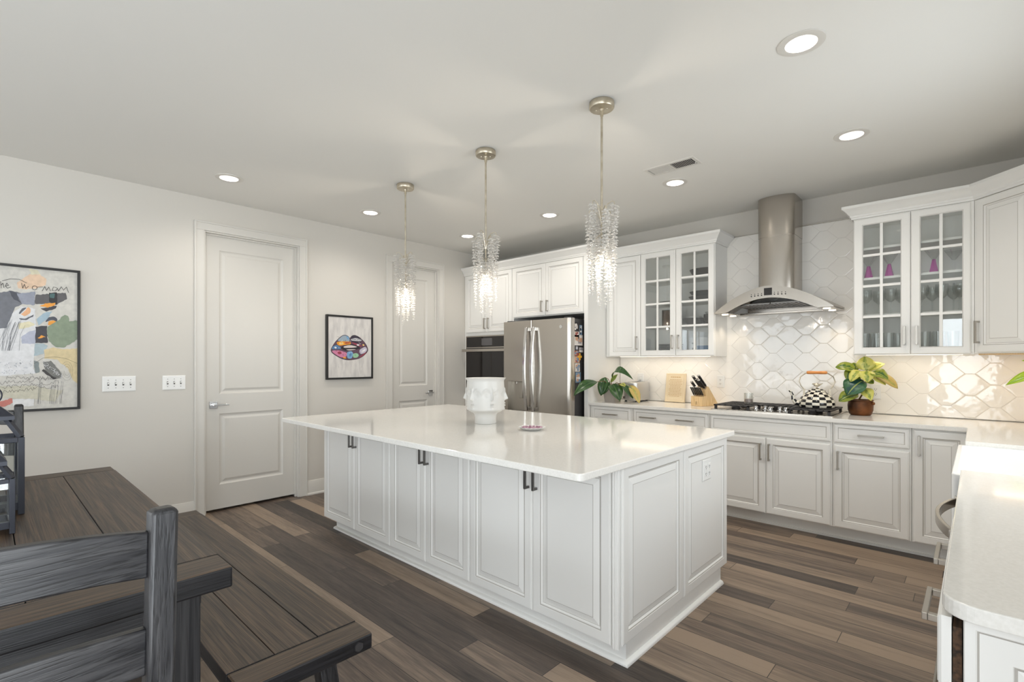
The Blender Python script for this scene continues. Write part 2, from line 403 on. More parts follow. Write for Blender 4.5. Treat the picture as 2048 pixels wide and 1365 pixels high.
# the ceiling, with an opening for each recessed lamp
LIGHTXY = [(4.296, 2.479), (4.294, 3.70), (3.127, 3.733), (1.860, 3.735), (0.684, 3.730), (0.674, 2.513), (0.669, 1.297)]
def ceiling():
    k = 0.062; mb = MB(); X0, X1, Y0, Y1 = -0.14, RX+0.15, FY-0.15, BY+0.15
    ys = sorted({Y0, Y1, *[y-k for _, y in LIGHTXY], *[y+k for _, y in LIGHTXY]})
    for y0, y1 in zip(ys, ys[1:]):
        hs = [(x-k, x+k) for x, y in LIGHTXY if y-k <= y0+1e-6 and y+k >= y1-1e-6]
        xs = [X0]+sorted(v for h in hs for v in h)+[X1]
        for x0, x1 in zip(xs[0::2], xs[1::2]): mb.box(x0, x1, y0, y1, CH, CH+0.1)
    mb.box(X0, X1, Y0, Y1, CH+0.1001, CH+0.12)
    struct(mb.obj('ceiling', m_ceil, smooth=False))
ceiling()

def window(name, axis, plane, out, a0, a1, z0, z1, cols, rows):
    # frame set inside the wall opening; `out` is the sign of the outdoor direction on `axis`
    mb = MB(); pn = MB()
    q0, q1 = sorted((plane+out*0.05, plane+out*0.11))
    def bx(u0, u1, w0, w1, b, a=q0, c=q1):
        if axis == 'x': b.box(a, c, u0, u1, w0, w1)
        else: b.box(u0, u1, a, c, w0, w1)
    fw = 0.045
    bx(a0, a0+fw, z0, z1, mb); bx(a1-fw, a1, z0, z1, mb); bx(a0+fw, a1-fw, z0, z0+fw, mb); bx(a0+fw, a1-fw, z1-fw, z1, mb)
    md = (q0+q1)/2
    for i in range(1, cols): u = a0+(a1-a0)*i/cols; bx(u-0.011, u+0.011, z0+fw, z1-fw, mb, md-0.012, md+0.012)
    for i in range(1, rows): w = z0+(z1-z0)*i/rows; bx(a0+fw, a1-fw, w-0.011, w+0.011, mb, md-0.0125, md+0.0125)
    o = struct(mb.obj(name, m_trim, bevel=0.002, smooth=False))
    bx(a0+fw, a1-fw, z0+fw, z1-fw, pn, md-0.002, md+0.002)
    pn.obj('window_pane', m_win, o, smooth=False)
    # casing on the room side
    c0, c1 = sorted((plane-out*0.018, plane)); cs = MB(); k = 0.075
    bx(a0-k, a0, z0-k, z1+k, cs, c0, c1); bx(a1, a1+k, z0-k, z1+k, cs, c0, c1); bx(a0, a1, z1, z1+k, cs, c0, c1); bx(a0, a1, z0-k, z0, cs, c0, c1)
    cs.obj('window_frame', m_trim, o, bevel=0.003, smooth=False)
window('window_1', 'x', RX, 1, *SW, 4, 2)
window('window_2', 'x', RX, 1, *PW, 3, 1)
window('window_3', 'y', FY, -1, *RW, 4, 2)
window('window_4', 'y', FY, -1, *RD, 1, 2)
window('window_5', 'x', 0.0, -1, *LW, 3, 2)

# baseboards along the left wall (with shoe), between door casings and cabinets
BB = [(0, 0), (0.030, 0), (0.030, 0.012), (0.015, 0.022), (0.015, 0.118), (0.010, 0.128), (0.008, 0.138), (0, 0.142)]
def base(name, pts): mb = MB(); mb.sweep(pts, BB); return struct(mb.obj(name, m_trim, ang=50))
base('baseboard_left', [(0, FY+0.02), (0, 1.232)]); base('baseboard_left', [(0, 2.204), (0, 3.112)]); base('baseboard_left', [(0, 3.930), (0, 4.28)])
base('baseboard_rear', [(RX, FY), (0.03, FY)])

# interior doors with casings
def door(n, y0, y1, handle_y, lever, panels):
    c = MB(); k = 0.074
    c.box(0.0, 0.019, y0-k, y0, 0, DH); c.box(0.0, 0.019, y1, y1+k, 0, DH); c.box(0.0, 0.0188, y0-k+0.0003, y1+k-0.0003, DH+0.0003, DH+k)
    for a, b in ((y0-k-0.0015, y0-k+0.012), (y1+k-0.012, y1+k+0.0015)): c.box(0.0, 0.026, a, b, 0, DH+k-0.012)
    c.box(0.0, 0.0262, y0-k-0.0017, y1+k+0.0017, DH+k-0.012, DH+k+0.0015)
    # jamb lining and stop
    c.box(-0.14, 0.008, y0, y0+0.012, 0, DH); c.box(-0.14, 0.008, y1-0.012, y1, 0, DH); c.box(-0.14, 0.008, y0+0.012, y1-0.012, DH-0.012, DH)
    c.box(-0.047, -0.030, y1-0.026, y1-0.012, 0, DH-0.012); c.box(-0.047, -0.030, y0+0.012, y0+0.026, 0, DH-0.012); c.box(-0.047, -0.030, y0+0.026, y1-0.026, DH-0.026, DH-0.012)
    struct(c.obj('trim_%d' % n, m_trim, bevel=0.002, smooth=False))
    # slab in local coordinates: x along the wall, front at y = 0 facing -y
    w = y1-y0-0.030; h = DH-0.012-0.004-0.022; d = MB()
    d.box(0, w, 0.0, 0.035, 0, 0.002); d.box(0, w, 0.033, 0.035, 0.002, h); d.box(0, 0.001, 0.001, 0.033, 0.002, h); d.box(w-0.001, w, 0.001, 0.033, 0.002, h); d.box(0.001, w-0.001, 0.001, 0.033, h-0.002, h)
    px0, px1 = 0.118, w-0.118
    zs = [0]+[z for p in panels for z in p]+[h]
    def fr(a, b, e, f): d.face([(a, 0, e), (b, 0, e), (b, 0, f), (a, 0, f)])
    fr(0, px0, 0, h); fr(px1, w, 0, h)
    for a, b in zip(zs[0::2], zs[1::2]): fr(px0, px1, a, b)
    for a, b in panels:
        d.nest((px0, px1, a, b), [(0, 0, 0), (0.006, 0.006, 0), (0.016, 0.011, 0), (0.024, 0.012, 0), (0.032, 0.010, 0), (0.046, 0.004, 0), (0.05, 0.0035, 0)])
    o = struct(d.obj('door_%d' % n, m_trim, smooth=False)); o.location = (-0.047, y0+0.015, 0.022); o.rotation_euler = (0, 0, pi/2)
    hx = handle_y-(y0+0.015); hz = 0.925-0.0; hm = MB()
    hm.box(hx-0.031, hx+0.031, -0.010, -0.0005, hz-0.031, hz+0.031)
    hm.tube([(hx, -0.010, hz), (hx, -0.052, hz)], 0.011, 12)
    hm.bar((hx-0.012*lever, -0.050, hz), (hx+0.110*lever, -0.050, hz), 0.016, 0.014)
    hm.obj('door_handle', m_chrome, o, bevel=0.002)
door(1, D1[0], D1[1], 1.392, 1, [(0.215, 0.845), (1.02, 2.295)])
door(2, D2[0], D2[1], 3.772, -1, [(0.215, 0.845), (1.02, 2.295)])

# tiled splashback: elongated glazed hexagons
def tiles():
    g = MB(); g.box(1.935, RX-0.002, BY-0.0108, BY-0.0005, 0.915, 1.395); g.box(3.102, 4.166, BY-0.0108, BY-0.0005, 1.395, 2.512)
    go = struct(g.obj('trim_3', m_grout, smooth=False))
    mb = MB(); e, s, px, pz = 0.026, 0.0788, 0.1313, 0.1603
    def clip(poly, ax, v, keep):
        out = []
        for i, p in enumerate(poly):
            q = poly[(i+1) % len(poly)]; a = (p[ax]-v)*keep; b = (q[ax]-v)*keep
            if a >= 0: out.append(p)
            if a*b < 0: t = a/(a-b); out.append((p[0]+(q[0]-p[0])*t, p[1]+(q[1]-p[1])*t))
        return out
    for k in range(-14, 15):
        for j in range(-5, 9):
            cx = 3.646+k*px; cz = 1.403+j*pz+(0.08 if k % 2 else 0)
            for reg in ((1.937, RX-0.004, 0.916, 1.394), (3.104, 4.164, 1.394, 2.510)):
                if not (3.0 < cx < 4.27) and reg[3] > 2: continue
                f = 0.990; hx = [(e+s, 0), (e, 0.08), (-e, 0.08), (-e-s, 0), (-e, -0.08), (e, -0.08)]
                tx, tz = random.uniform(-.006, .006), random.uniform(-.006, .006); dz = random.uniform(0, .0006)
                rings = []
                for fr, y in ((f, 0.0105), (f, 0.0120), (f*0.975, 0.0130), (f*0.93, 0.0135), (f*0.88, 0.0136)):
                    pl = [(cx+a*fr, cz+b*fr) for a, b in hx]
                    rings.append((pl, y))
                pl = rings[0][0]
                if max(p[0] for p in pl) < reg[0] or min(p[0] for p in pl) > reg[1] or max(p[1] for p in pl) < reg[2] or min(p[1] for p in pl) > reg[3]: continue
                whole = min(p[0] for p in pl) >= reg[0] and max(p[0] for p in pl) <= reg[1] and min(p[1] for p in pl) >= reg[2] and max(p[1] for p in pl) <= reg[3]
                if whole:
                    mb.loops([[(a, BY-y-dz-tx*(a-cx)-tz*(b-cz), b) for a, b in pl] for pl, y in rings], cap0=False)
                else:
                    cp = pl
                    for ax, v, kp in ((0, reg[0], 1), (0, reg[1], -1), (1, reg[2], 1), (1, reg[3], -1)):
                        cp = clip(cp, ax, v, kp) if cp else cp
                    if len(cp) > 2: mb.loops([[(a, BY-0.0105, b) for a, b in cp], [(a, BY-0.0135-dz-tx*(a-cx)-tz*(b-cz), b) for a, b in cp]], cap0=False)
    mb.obj('wall_tile', m_tile, go, ang=3.5)
    t = MB(); t.box(3.11, 4.16, BY-0.017, BY-0.0005, 2.512, 2.520); t.obj('tile_edge_strip', m_nickel, go, smooth=False)
tiles()

# ================================================================== cabinetry
DOORP = [(0, 0, 0), (0, -0.014, 0), (0.003, -0.018, 0), (0.007, -0.0185, 0), (0.008, -0.020, 0)]
def raised(mb, r, fr=0.056):
    f = fr
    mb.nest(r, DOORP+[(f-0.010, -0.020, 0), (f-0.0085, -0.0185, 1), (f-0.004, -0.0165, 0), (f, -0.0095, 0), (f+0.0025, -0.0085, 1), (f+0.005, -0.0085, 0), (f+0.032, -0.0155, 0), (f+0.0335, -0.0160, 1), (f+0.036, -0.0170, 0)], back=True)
def flatdrawer(mb, r):
    mb.nest(r, DOORP+[(0.022, -0.020, 0), (0.024, -0.018, 1), (0.028, -0.0165, 0), (0.030, -0.0165, 0)], back=True)
def pull(parent, x, z, Ln, vertical, y=-0.020, m=None, t=0.006):
    mb = MB(); h = Ln/2
    if vertical:
        mb.box(x-t, x+t, y-0.034, y-0.024, z-h, z+h)
        for q in (z-h+t, z+h-t): mb.box(x-t*.9, x+t*.9, y-0.024, y, q-t, q+t)
    else:
        mb.box(x-h, x+h, y-0.034, y-0.024, z-t, z+t)
        for q in (x-h+t, x+h-t): mb.box(q-t, q+t, y-0.024, y, z-t*.9, z+t*.9)
    o = mb.obj('handle', m or m_nickel, parent, bevel=0.0012, smooth=False); o['label'] = 'slim metal bar pull'
    return o
def cdoor(root, x0, x1, z0, z1, hx=None, hz=None, hl=0.135, fr=0.056, m=None):
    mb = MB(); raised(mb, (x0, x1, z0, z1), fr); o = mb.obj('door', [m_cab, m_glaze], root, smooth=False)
    if hx is not None: pull(o, hx, hz, hl, True, m=m)
    return o
def cdrawer(root, x0, x1, z0, z1, hs=(), hl=0.15, name='drawer'):
    mb = MB(); flatdrawer(mb, (x0, x1, z0, z1)); o = mb.obj(name, [m_cab, m_glaze], root, smooth=False)
    for hx in hs: pull(o, hx, (z0+z1)/2, hl, False)
    return o
def gdoor(root, x0, x1, z0, z1, g, hx, hz, cols=2, rows=4):
    # g = glass rectangle
    mb = MB(); i = g[0]-x0; a, b = g[2]-z0, z1-g[3]; ys = -0.020
    def ring(k, y, cut=0):
        return [(x0+k, y, z0+k), (x1-k, y, z0+k), (x1-k, y, z1-k), (x0+k, y, z1-k)]
    def gr(k, y): return [(g[0]-k, y, g[2]-k), (g[1]+k, y, g[2]-k), (g[1]+k, y, g[3]+k), (g[0]-k, y, g[3]+k)]
    mb.loops([gr(0, 0), ring(0, 0), ring(0, -0.014), ring(0.003, -0.018), ring(0.008, ys), gr(0.006, ys), gr(0.005, -0.0185), gr(0.002, -0.016), gr(0, -0.012), gr(0, 0)], cap0=False, cap1=False, ms=[0, 0, 0, 0, 0, 1, 0, 0, 0])
    for c in range(1, cols):
        u = g[0]+(g[1]-g[0])*c/cols; mb.box(u-0.009, u+0.009, -0.018, -0.006, g[2], g[3])
    for r in range(1, rows):
        w = g[2]+(g[3]-g[2])*r/rows; mb.box(g[0], g[1], -0.0178, -0.0062, w-0.009, w+0.009)
    o = mb.obj('door', [m_cab, m_glaze], root, smooth=False)
    p = MB(); p.box(g[0]+.0005, g[1]-.0005, -0.0055, -0.0025, g[2]+.0005, g[3]-.0005); q = p.obj('glass_pane', m_pane, o, smooth=False); q['label'] = 'clear glass pane'
    pull(o, hx, hz, 0.135, True)
    return o
def body(root, w, d, z0, z1, toe=None, m=m_cab):
    mb = MB(); mb.box(0, w, 0, d, z0, z1); mb.obj('body', m, root, bevel=0.002, smooth=False)
    if toe:
        t = MB(); e_ = 0.0019 if root.rotation_euler.z == 0 else 0; t.box(0.0, w+e_, toe, d, 0, z0); t.box(0.0, w+e_, toe-0.010, toe, 0.0, 0.018); t.obj('toe_kick', m_cab, root, smooth=False)
def carcass(root, x0, x1, d, z0, z1, shelves, rail=0.022):
    t = 0.018; mb = MB()
    mb.box(x0, x0+t, 0.0, d, z0, z1); mb.box(x1-t, x1, 0.0, d, z0, z1); mb.box(x0+t, x1-t, 0, d, z0, z0+t); mb.box(x0+t, x1-t, 0, d, z1-t, z1)
    mb.box(x0+t, x1-t, d-0.01, d, z0+t, z1-t)
    o = mb.obj('body', m_cabin, root, smooth=False)
    for s in shelves:
        k = MB(); k.box(x0+t, x1-t, 0.022, d-0.011, s-0.018, s); k.obj('shelf', m_cabin, root, bevel=0.002, smooth=False)
    return o

# ---- island: three double cabinets, end panels, plinth, worktop
ISY = 1.87
t0 = 0.018
for i, (a, b, c, lab) in enumerate(((1.085, 1.555, 2.017, 'island cabinet farthest from the corner post, under the overhang nearest the wall door'),
                                    (2.017, 2.404, 2.804, 'middle island cabinet with the two narrowest doors'),
                                    (2.804, 3.266, 3.715, 'island cabinet beside the fluted corner post nearest the camera'))):
    r = thing('island_cabinet', lab, 'cabinet', (a, ISY, 0), 0, 'white double-door cabinets along the island')
    w = c-a; mb = MB(); mb.box(0, w, 0, 0.60, 0.10, 0.879); mb.obj('body', m_cab, r, bevel=0.002, smooth=False)
    e = b-a
    cdoor(r, 0.004, e-0.002, 0.104, 0.874, e-0.022, 0.785, 0.16, m=m_pewter)
    cdoor(r, e+0.002, w-0.004, 0.104, 0.874, e+0.030, 0.785, 0.16, m=m_pewter)
# filler behind the cabinets and the plinth with its shoe moulding
r = thing('island_back_carcass', 'white back half of the island body facing the cooktop', 'cabinet', (1.085, 2.472, 0))
mb = MB(); mb.box(0, 2.63, 0, 0.635, 0.10, 0.879); mb.obj('body', m_cab, r, bevel=0.002, smooth=False)
r = thing('island_plinth', 'white island toe kick with quarter-round shoe along the floor', 'plinth', (1.14, 1.932, 0))
mb = MB(); mb.box(0, 2.60, 0, 1.10, 0, 0.0995); mb.obj('toe_kick', m_cab, r, smooth=False)
SH = [(0, 0), (0.019, 0), (0.019, 0.006), (0.015, 0.014), (0.008, 0.019), (0, 0.021)]
mb = MB(); mb.sweep([(0, 1.10), (0, 0), (2.60, 0), (2.60, 1.10)][::1], [(o, h) for o, h in SH]); mb.obj('shoe_molding', m_cab, r, ang=50)
# fluted corner post
r = thing('island_corner_post', 'white fluted corner post of the island nearest the camera', 'post', (3.716, 1.852, 0.095))
mb = MB(); mb.box(0, 0.020, 0.006, 0.030, 0, 0.783)
mb.tube([(0.006, 0.006, 0), (0.006, 0.006, 0.783)], 0.006, 10); mb.tube([(0.017, 0.006, 0), (0.017, 0.006, 0.783)], 0.005, 10); mb.tube([(0.024, 0.012, 0), (0.024, 0.012, 0.783)], 0.006, 10); mb.tube([(0.024, 0.024, 0), (0.024, 0.024, 0.783)], 0.005, 10)
mb.obj('fluting', m_cab, r)
for y0, y1, lab in ((1.886, 2.494, 'wider raised panel on the island end, next to the corner post'), (2.502, 3.108, 'narrower-looking raised panel on the island end, holding the outlet')):
    r = thing('island_end_panel', lab, 'panel', (3.732, y0, 0), pi/2, 'raised end panels of the island')
    mb = MB(); raised(mb, (0, y1-y0, 0.100, 0.877), 0.058); mb.obj('panel', [m_cab, m_glaze], r, smooth=False)

def slab(name, poly, z0, z1, lab, cat, bev=0.004):
    mb = MB(); mb.prism(poly, z0, z1); o = mb.obj(name, m_quartz, bevel=bev, smooth=False); return tag(o, lab, cat)
def rounded(x0, x1, y0, y1, rr):
    # rr: radii at (x0,y0),(x1,y0),(x1,y1),(x0,y1)
    out = []
    for (cx, cy, a0), r in zip(((x0, y0, pi), (x1, y0, 1.5*pi), (x1, y1, 0), (x0, y1, pi/2)), rr):
        ox = cx+(r if cx == x0 else -r); oy = cy+(r if cy == y0 else -r)
        if r == 0: out.append((cx, cy)); continue
        for k in range(7): a = a0+pi/2*k/6; out.append((ox+r*cos(a), oy+r*sin(a)))
    return out
IC = (1.07, 3.787, 1.525, 3.137)
slab('island_countertop', rounded(*IC, (0.02, 0.025, 0.01, 0.02)), 0.880, 0.910, 'large white polished quartz island countertop overhanging toward the dining table', 'countertop')

# ---- base cabinets along the back wall
BF = 4.322
def basecab(x0, x1, lab, name='base_cabinet', group='white base cabinets under the back counter'):
    r = thing(name, lab, 'cabinet', (x0, BF, 0), 0, group); body(r, x1-x0, 0.585, 0.105, 0.879, 0.085); return r
r = basecab(1.935, 2.429, 'base cabinet with one small drawer, beside the refrigerator panel'); cdrawer(r, 0.03, 0.470, 0.735, 0.868, (0.25,), 0.16); cdoor(r, 0.03, 0.470, 0.112, 0.715, 0.44, 0.6)
r = basecab(2.431, 3.169, 'base cabinet with one wide drawer carrying two pulls'); cdrawer(r, 0.012, 0.725, 0.735, 0.868, (0.165, 0.525), 0.16); cdoor(r, 0.012, 0.366, 0.112, 0.715, 0.33, 0.6); cdoor(r, 0.371, 0.725, 0.112, 0.715, 0.41, 0.6)
r = basecab(3.171, 4.079, 'base cabinet under the cooktop with a false drawer front over two doors'); cdrawer(r, 0.012, 0.897, 0.735, 0.868, (), name='false_drawer_front')
cdoor(r, 0.012, 0.450, 0.112, 0.715, 0.418, 0.605, 0.135); cdoor(r, 0.458, 0.897, 0.112, 0.715, 0.482, 0.605, 0.135)
r = basecab(4.081, 4.539, 'base cabinet with a single-pull drawer over one door, right of the cooktop'); cdrawer(r, 0.012, 0.447, 0.735, 0.868, (0.235,), 0.15); cdoor(r, 0.012, 0.447, 0.112, 0.715, 0.038, 0.605, 0.135)
r = basecab(4.541, 4.842, 'narrow full-height door base cabinet in the corner beside the sink run'); cdoor(r, 0.010, 0.292, 0.112, 0.868, 0.040, 0.765, 0.135)

# ---- sink run along the right wall (fronts face -X)
XF = 4.847
def runcab(y1, lab, name, cat='cabinet'): return thing(name, lab, cat, (XF, y1, 0), -pi/2)
r = runcab(4.32, 'blind corner cabinet between the back counter and the sink', 'corner_cabinet'); body(r, 0.76, 0.60, 0.105, 0.879, 0.085)
r = runcab(3.556, 'base cabinet under the white farmhouse sink', 'sink_base_cabinet'); body(r, 0.953, 0.60, 0.105, 0.62, 0.085); cdoor(r, 0.012, 0.474, 0.112, 0.60, 0.44, 0.5); cdoor(r, 0.479, 0.941, 0.112, 0.60, 0.51, 0.5)
r = runcab(2.602, 'dishwasher with a bowed stainless handle beside the farmhouse sink', 'dishwasher', 'dishwasher')
mb = MB(); mb.box(0, 0.596, 0.0, 0.57, 0.105, 0.876); mb.obj('body', m_darkgrey, r, smooth=False)
mb = MB(); mb.box(0.003, 0.593, -0.022, -0.001, 0.115, 0.872); o = mb.obj('door', m_steel, r, bevel=0.003, smooth=False)
mb = MB(); pts = [(0.045+0.506*k/14, -0.022-0.012-0.050*sin(pi*k/14)**0.8, 0.795) for k in range(15)]
ring = []
for k, p in enumerate(pts):
    ring.append([(p[0], p[1]-0.006, p[2]-0.016), (p[0], p[1]+0.006, p[2]-0.016), (p[0], p[1]+0.006, p[2]+0.016), (p[0], p[1]-0.006, p[2]+0.016)])
mb.loops(ring); mb.box(0.030, 0.056, -0.046, -0.022, 0.777, 0.813); mb.box(0.540, 0.566, -0.046, -0.022, 0.777, 0.813); mb.obj('handle', m_steel, o, bevel=0.002)
r = runcab(2.004, 'end cabinet of the sink run with its two-pull top drawer slightly open', 'end_cabinet')
mb = MB(); mb.box(0, 0.812, 0.0, 0.60, 0.105, 0.879); mb.obj('body', m_cab, r, bevel=0.002, smooth=False)
mb = MB(); mb.box(0, 0.80, 0.085, 0.60, 0, 0.1045); mb.obj('toe_kick', m_cab, r, smooth=False)
mb = MB(); flatdrawer(mb, (0.010, 0.802, 0.735, 0.868)); o = mb.obj('drawer', [m_cab, m_glaze], r, smooth=False); o.location = (0, -0.016, 0)
pull(o, 0.13, 0.783, 0.17, False, t=0.008); pull(o, 0.53, 0.783, 0.17, False, t=0.008)
b = MB(); b.box(0.03, 0.795, 0.0015, 0.014, 0.74, 0.85); b.obj('drawer_box', m_brown, o, smooth=False)
mb = MB(); mb.box(0.012, 0.800, -0.030, -0.002, 0.40, 0.722); mb.box(0.05, 0.76, -0.046, -0.040, 0.690, 0.700)
for q in (0.07, 0.74): mb.box(q-0.006, q+0.006, -0.041, -0.030, 0.688, 0.702)
mb.obj('warming_drawer', m_steel, r, bevel=0.002, smooth=False)
mb = MB(); raised(mb, (0.012, 0.800, 0.112, 0.39)); mb.obj('door', [m_cab, m_glaze], r, smooth=False)
# panelled end of the run, facing the camera
r = thing('counter_end_panel', 'white framed end panel under the rounded end of the sink counter', 'panel', (4.849, 1.190, 0), 0)
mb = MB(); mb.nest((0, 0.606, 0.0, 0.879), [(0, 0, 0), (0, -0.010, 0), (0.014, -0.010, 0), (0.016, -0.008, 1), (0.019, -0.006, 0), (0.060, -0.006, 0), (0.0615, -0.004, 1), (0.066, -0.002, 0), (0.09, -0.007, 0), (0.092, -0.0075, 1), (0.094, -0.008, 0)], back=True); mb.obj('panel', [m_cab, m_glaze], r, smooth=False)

# ---- the L-shaped worktop with its sink notch, and the farmhouse sink
poly = [(1.935, 4.285), (4.818, 4.285), (4.818, 3.552), (5.262, 3.552), (5.262, 2.606), (4.818, 2.606)]
cx, cy, rr = 4.818+0.055, 1.162+0.055, 0.055
poly += [(cx-rr*cos(pi/2*k/8), cy-rr*sin(pi/2*k/8)) for k in range(9)]
poly += [(5.456, 1.162), (5.456, 4.9055), (1.935, 4.9055)]
slab('kitchen_countertop', poly, 0.880, 0.910, 'white quartz counter running along the tiled wall and around the sink', 'countertop', 0.003)
r = thing('farmhouse_sink', 'white fireclay apron-front sink set into the right-hand counter', 'sink', (4.79, 2.612, 0.64))
mb = MB(); w, d, h, tk = 0.468, 0.936, 0.250, 0.020
mb.loops([rounded(0, w, 0, d, (0.02,)*4) and [(x, y, 0) for x, y in rounded(0, w, 0, d, (0.02,)*4)], [(x, y, h) for x, y in rounded(0, w, 0, d, (0.02,)*4)],
          [(x, y, h) for x, y in rounded(tk, w-tk, tk, d-tk, (0.03,)*4)], [(x, y, 0.03) for x, y in rounded(tk, w-tk, tk, d-tk, (0.03,)*4)]])
mb.obj('basin', m_fireclay, r, bevel=0.004)
mb = MB(); mb.lathe([(0.0, 0.031), (0.045, 0.031), (0.045, 0.034), (0.03, 0.033), (0.0, 0.032)], w/2, d/2, 0, 20); mb.obj('drain', m_chrome, r)

# ---- upper cabinets
UF = 4.612
CROWN = [(0, 0), (0.010, 0.0), (0.012, 0.012), (0.018, 0.016), (0.019, 0.028), (0.026, 0.034), (0.040, 0.055), (0.058, 0.072), (0.066, 0.078), (0.066, 0.098), (0, 0.098)]
def crown(name, path, z, lab):
    mb = MB(); mb.sweep(path, CROWN, z); o = mb.obj(name, m_cab, ang=30); return tag(o, lab, 'crown moulding')
g1 = (2.413, 2.672, 1.442, 2.366); g2 = (2.790, 3.046, 1.442, 2.366)
r = thing('wall_cabinet', 'white wall cabinet with one solid and two glass doors, left of the range hood', 'cabinet', (1.985, UF, 0), 0)
mb = MB(); mb.box(0, 0.369, 0, 0.305, 1.395, 2.425); mb.box(-0.048, 0, 0.004, 0.305, 1.38, 2.425); mb.box(0, 1.117, 0.0, 0.02, 1.38, 1.3945); mb.obj('solid_body', m_cab, r, bevel=0.0015, smooth=False)
carcass(r, 0.371, 1.117, 0.305, 1.395, 2.425, (1.683, 1.912, 2.142)).data.materials[0] = m_cabin
mb = MB(); mb.box(1.1172, 1.1215, -0.0, 0.305, 1.38, 2.425); mb.box(0.736, 0.756, 0.0, 0.018, 1.414, 2.406); mb.obj('side_panel', m_cab, r, smooth=False)
cdoor(r, 0.004, 0.367, 1.384, 2.418, 0.333, 1.52)
gdoor(r, 0.373, 0.744, 1.384, 2.418, tuple(v-(1.985 if k < 2 else 0) for k, v in enumerate(g1)), 0.713, 1.52)
gdoor(r, 0.748, 1.116, 1.384, 2.418, tuple(v-(1.985 if k < 2 else 0) for k, v in enumerate(g2)), 0.779, 1.52)
crown('cabinet_crown', [(1.937, UF-0.002), (3.109, UF-0.002), (3.109, BY-0.018)], 2.4255, 'crown moulding on the wall cabinet left of the range hood')
g1 = (4.229, 4.455, 1.437, 2.367); g2 = (4.569, 4.790, 1.437, 2.367)
r = thing('wall_cabinet', 'white glass-door wall cabinet of glasses, right of the range hood', 'cabinet', (4.166, UF, 0), 0)
carcass(r, 0.0, 0.684, 0.305, 1.395, 2.425, (1.690, 1.972, 2.202))
mb = MB(); mb.box(0, 0.684, 0.0, 0.02, 1.38, 1.3945); mb.box(0.336, 0.356, 0.0, 0.018, 1.414, 2.406); mb.obj('face_frame', m_cab, r, smooth=False)
gdoor(r, 0.003, 0.345, 1.384, 2.418, tuple(v-(4.166 if k < 2 else 0) for k, v in enumerate(g1)), 0.312, 1.52)
gdoor(r, 0.349, 0.668, 1.384, 2.418, tuple(v-(4.166 if k < 2 else 0) for k, v in enumerate(g2)), 0.382, 1.52)
r = thing('corner_wall_cabinet', 'white diagonal corner wall cabinet with one solid door', 'cabinet', (0, 0, 0))
q = 4.852; e = RX-0.012
mb = MB(); mb.prism([(q, UF), (q+0.29, UF-0.29), (e, UF-0.29), (e, BY-0.018), (q, BY-0.018)], 1.384, 2.425); mb.obj('body', m_cab, r, bevel=0.002, smooth=False)
mb = MB(); raised(mb, (0.028, 0.385, 1.392, 2.418)); o = mb.obj('door', [m_cab, m_glaze], r, smooth=False); o.location = (q-0.0005, UF-0.0005, 0); o.rotation_euler = (0, 0, -pi/4)
pull(o, 0.052, 1.528, 0.15, True)
mb = MB(); mb.prism([(q+0.02, UF), (q+0.29, UF-0.27), (e-0.02, UF-0.27), (e-0.02, BY-0.03), (q+0.02, BY-0.03)], 1.378, 1.3838); mb.obj('bottom_panel', m_bamboo, r, smooth=False)
crown('cabinet_crown', [(4.164, BY-0.018), (4.164, UF-0.002), (q, UF-0.002), (q+0.292, UF-0.294), (RX-0.012, UF-0.294)], 2.4255, 'crown moulding over the glass cabinet and corner cabinet right of the hood')

# ---- tall oven cabinet, cabinet over the refrigerator, side panel
TF = 4.292
r = thing('oven_cabinet', 'tall white cabinet housing the wall oven in the corner', 'cabinet', (0.004, TF, 0), 0)
mb = MB()
mb.box(0.0, 0.869, 0.0, 0.60, 1.655, 2.43); mb.box(0, 0.040, 0, 0.60, 0.105, 1.655); mb.box(0.829, 0.869, 0, 0.60, 0.105, 1.655); mb.box(0.04, 0.829, 0, 0.60, 0.105, 0.90); mb.box(0.04, 0.829, 0.57, 0.60, 0.90, 1.655)
mb.obj('body', m_cab, r, bevel=0.002, smooth=False)
mb = MB(); mb.box(0.0, 0.869, 0.08, 0.6, 0, 0.1045); mb.obj('toe_kick', m_cab, r, smooth=False)
cdoor(r, 0.036, 0.430, 1.695, 2.424, 0.400, 1.80, 0.135); cdoor(r, 0.434, 0.846, 1.695, 2.424, 0.464, 1.80, 0.135); cdrawer(r, 0.03, 0.84, 0.60, 0.88, (0.43,)); cdrawer(r, 0.03, 0.84, 0.12, 0.58, (0.43,))
r = thing('wall_oven', 'stainless and black glass wall oven beside the refrigerator', 'oven', (0.046, TF, 0), 0)
mb = MB(); mb.box(0.003, 0.783, 0.001, 0.55, 0.905, 1.650); mb.obj('body', m_darkgrey, r, smooth=False)
mb = MB(); mb.box(0, 0.786, -0.022, -0.0005, 0.903, 1.652); fo = mb.obj('front_frame', m_steel, r, bevel=0.003, smooth=False)
mb = MB(); mb.box(0.022, 0.764, -0.027, -0.0225, 1.510, 1.640); o = mb.obj('control_panel', m_blackglass, r, smooth=False)
mb = MB(); mb.box(0.30, 0.49, -0.0285, -0.0272, 1.53, 1.618); mb.obj('display', m_screen, o, smooth=False)
mb = MB(); mb.box(0.022, 0.764, -0.034, -0.0225, 0.92, 1.498); o = mb.obj('oven_door', m_blackglass, r, bevel=0.002, smooth=False)
mb = MB(); mb.box(-0.006, 0.792, -0.085, -0.066, 1.452, 1.486); mb.box(0.03, 0.06, -0.066, -0.034, 1.456, 1.482); mb.box(0.73, 0.76, -0.066, -0.034, 1.456, 1.482); mb.obj('handle', m_steel, o, bevel=0.003, smooth=False)
r = thing('fridge_top_cabinet', 'white double-door cabinet above the refrigerator', 'cabinet', (0.875, TF, 0), 0)
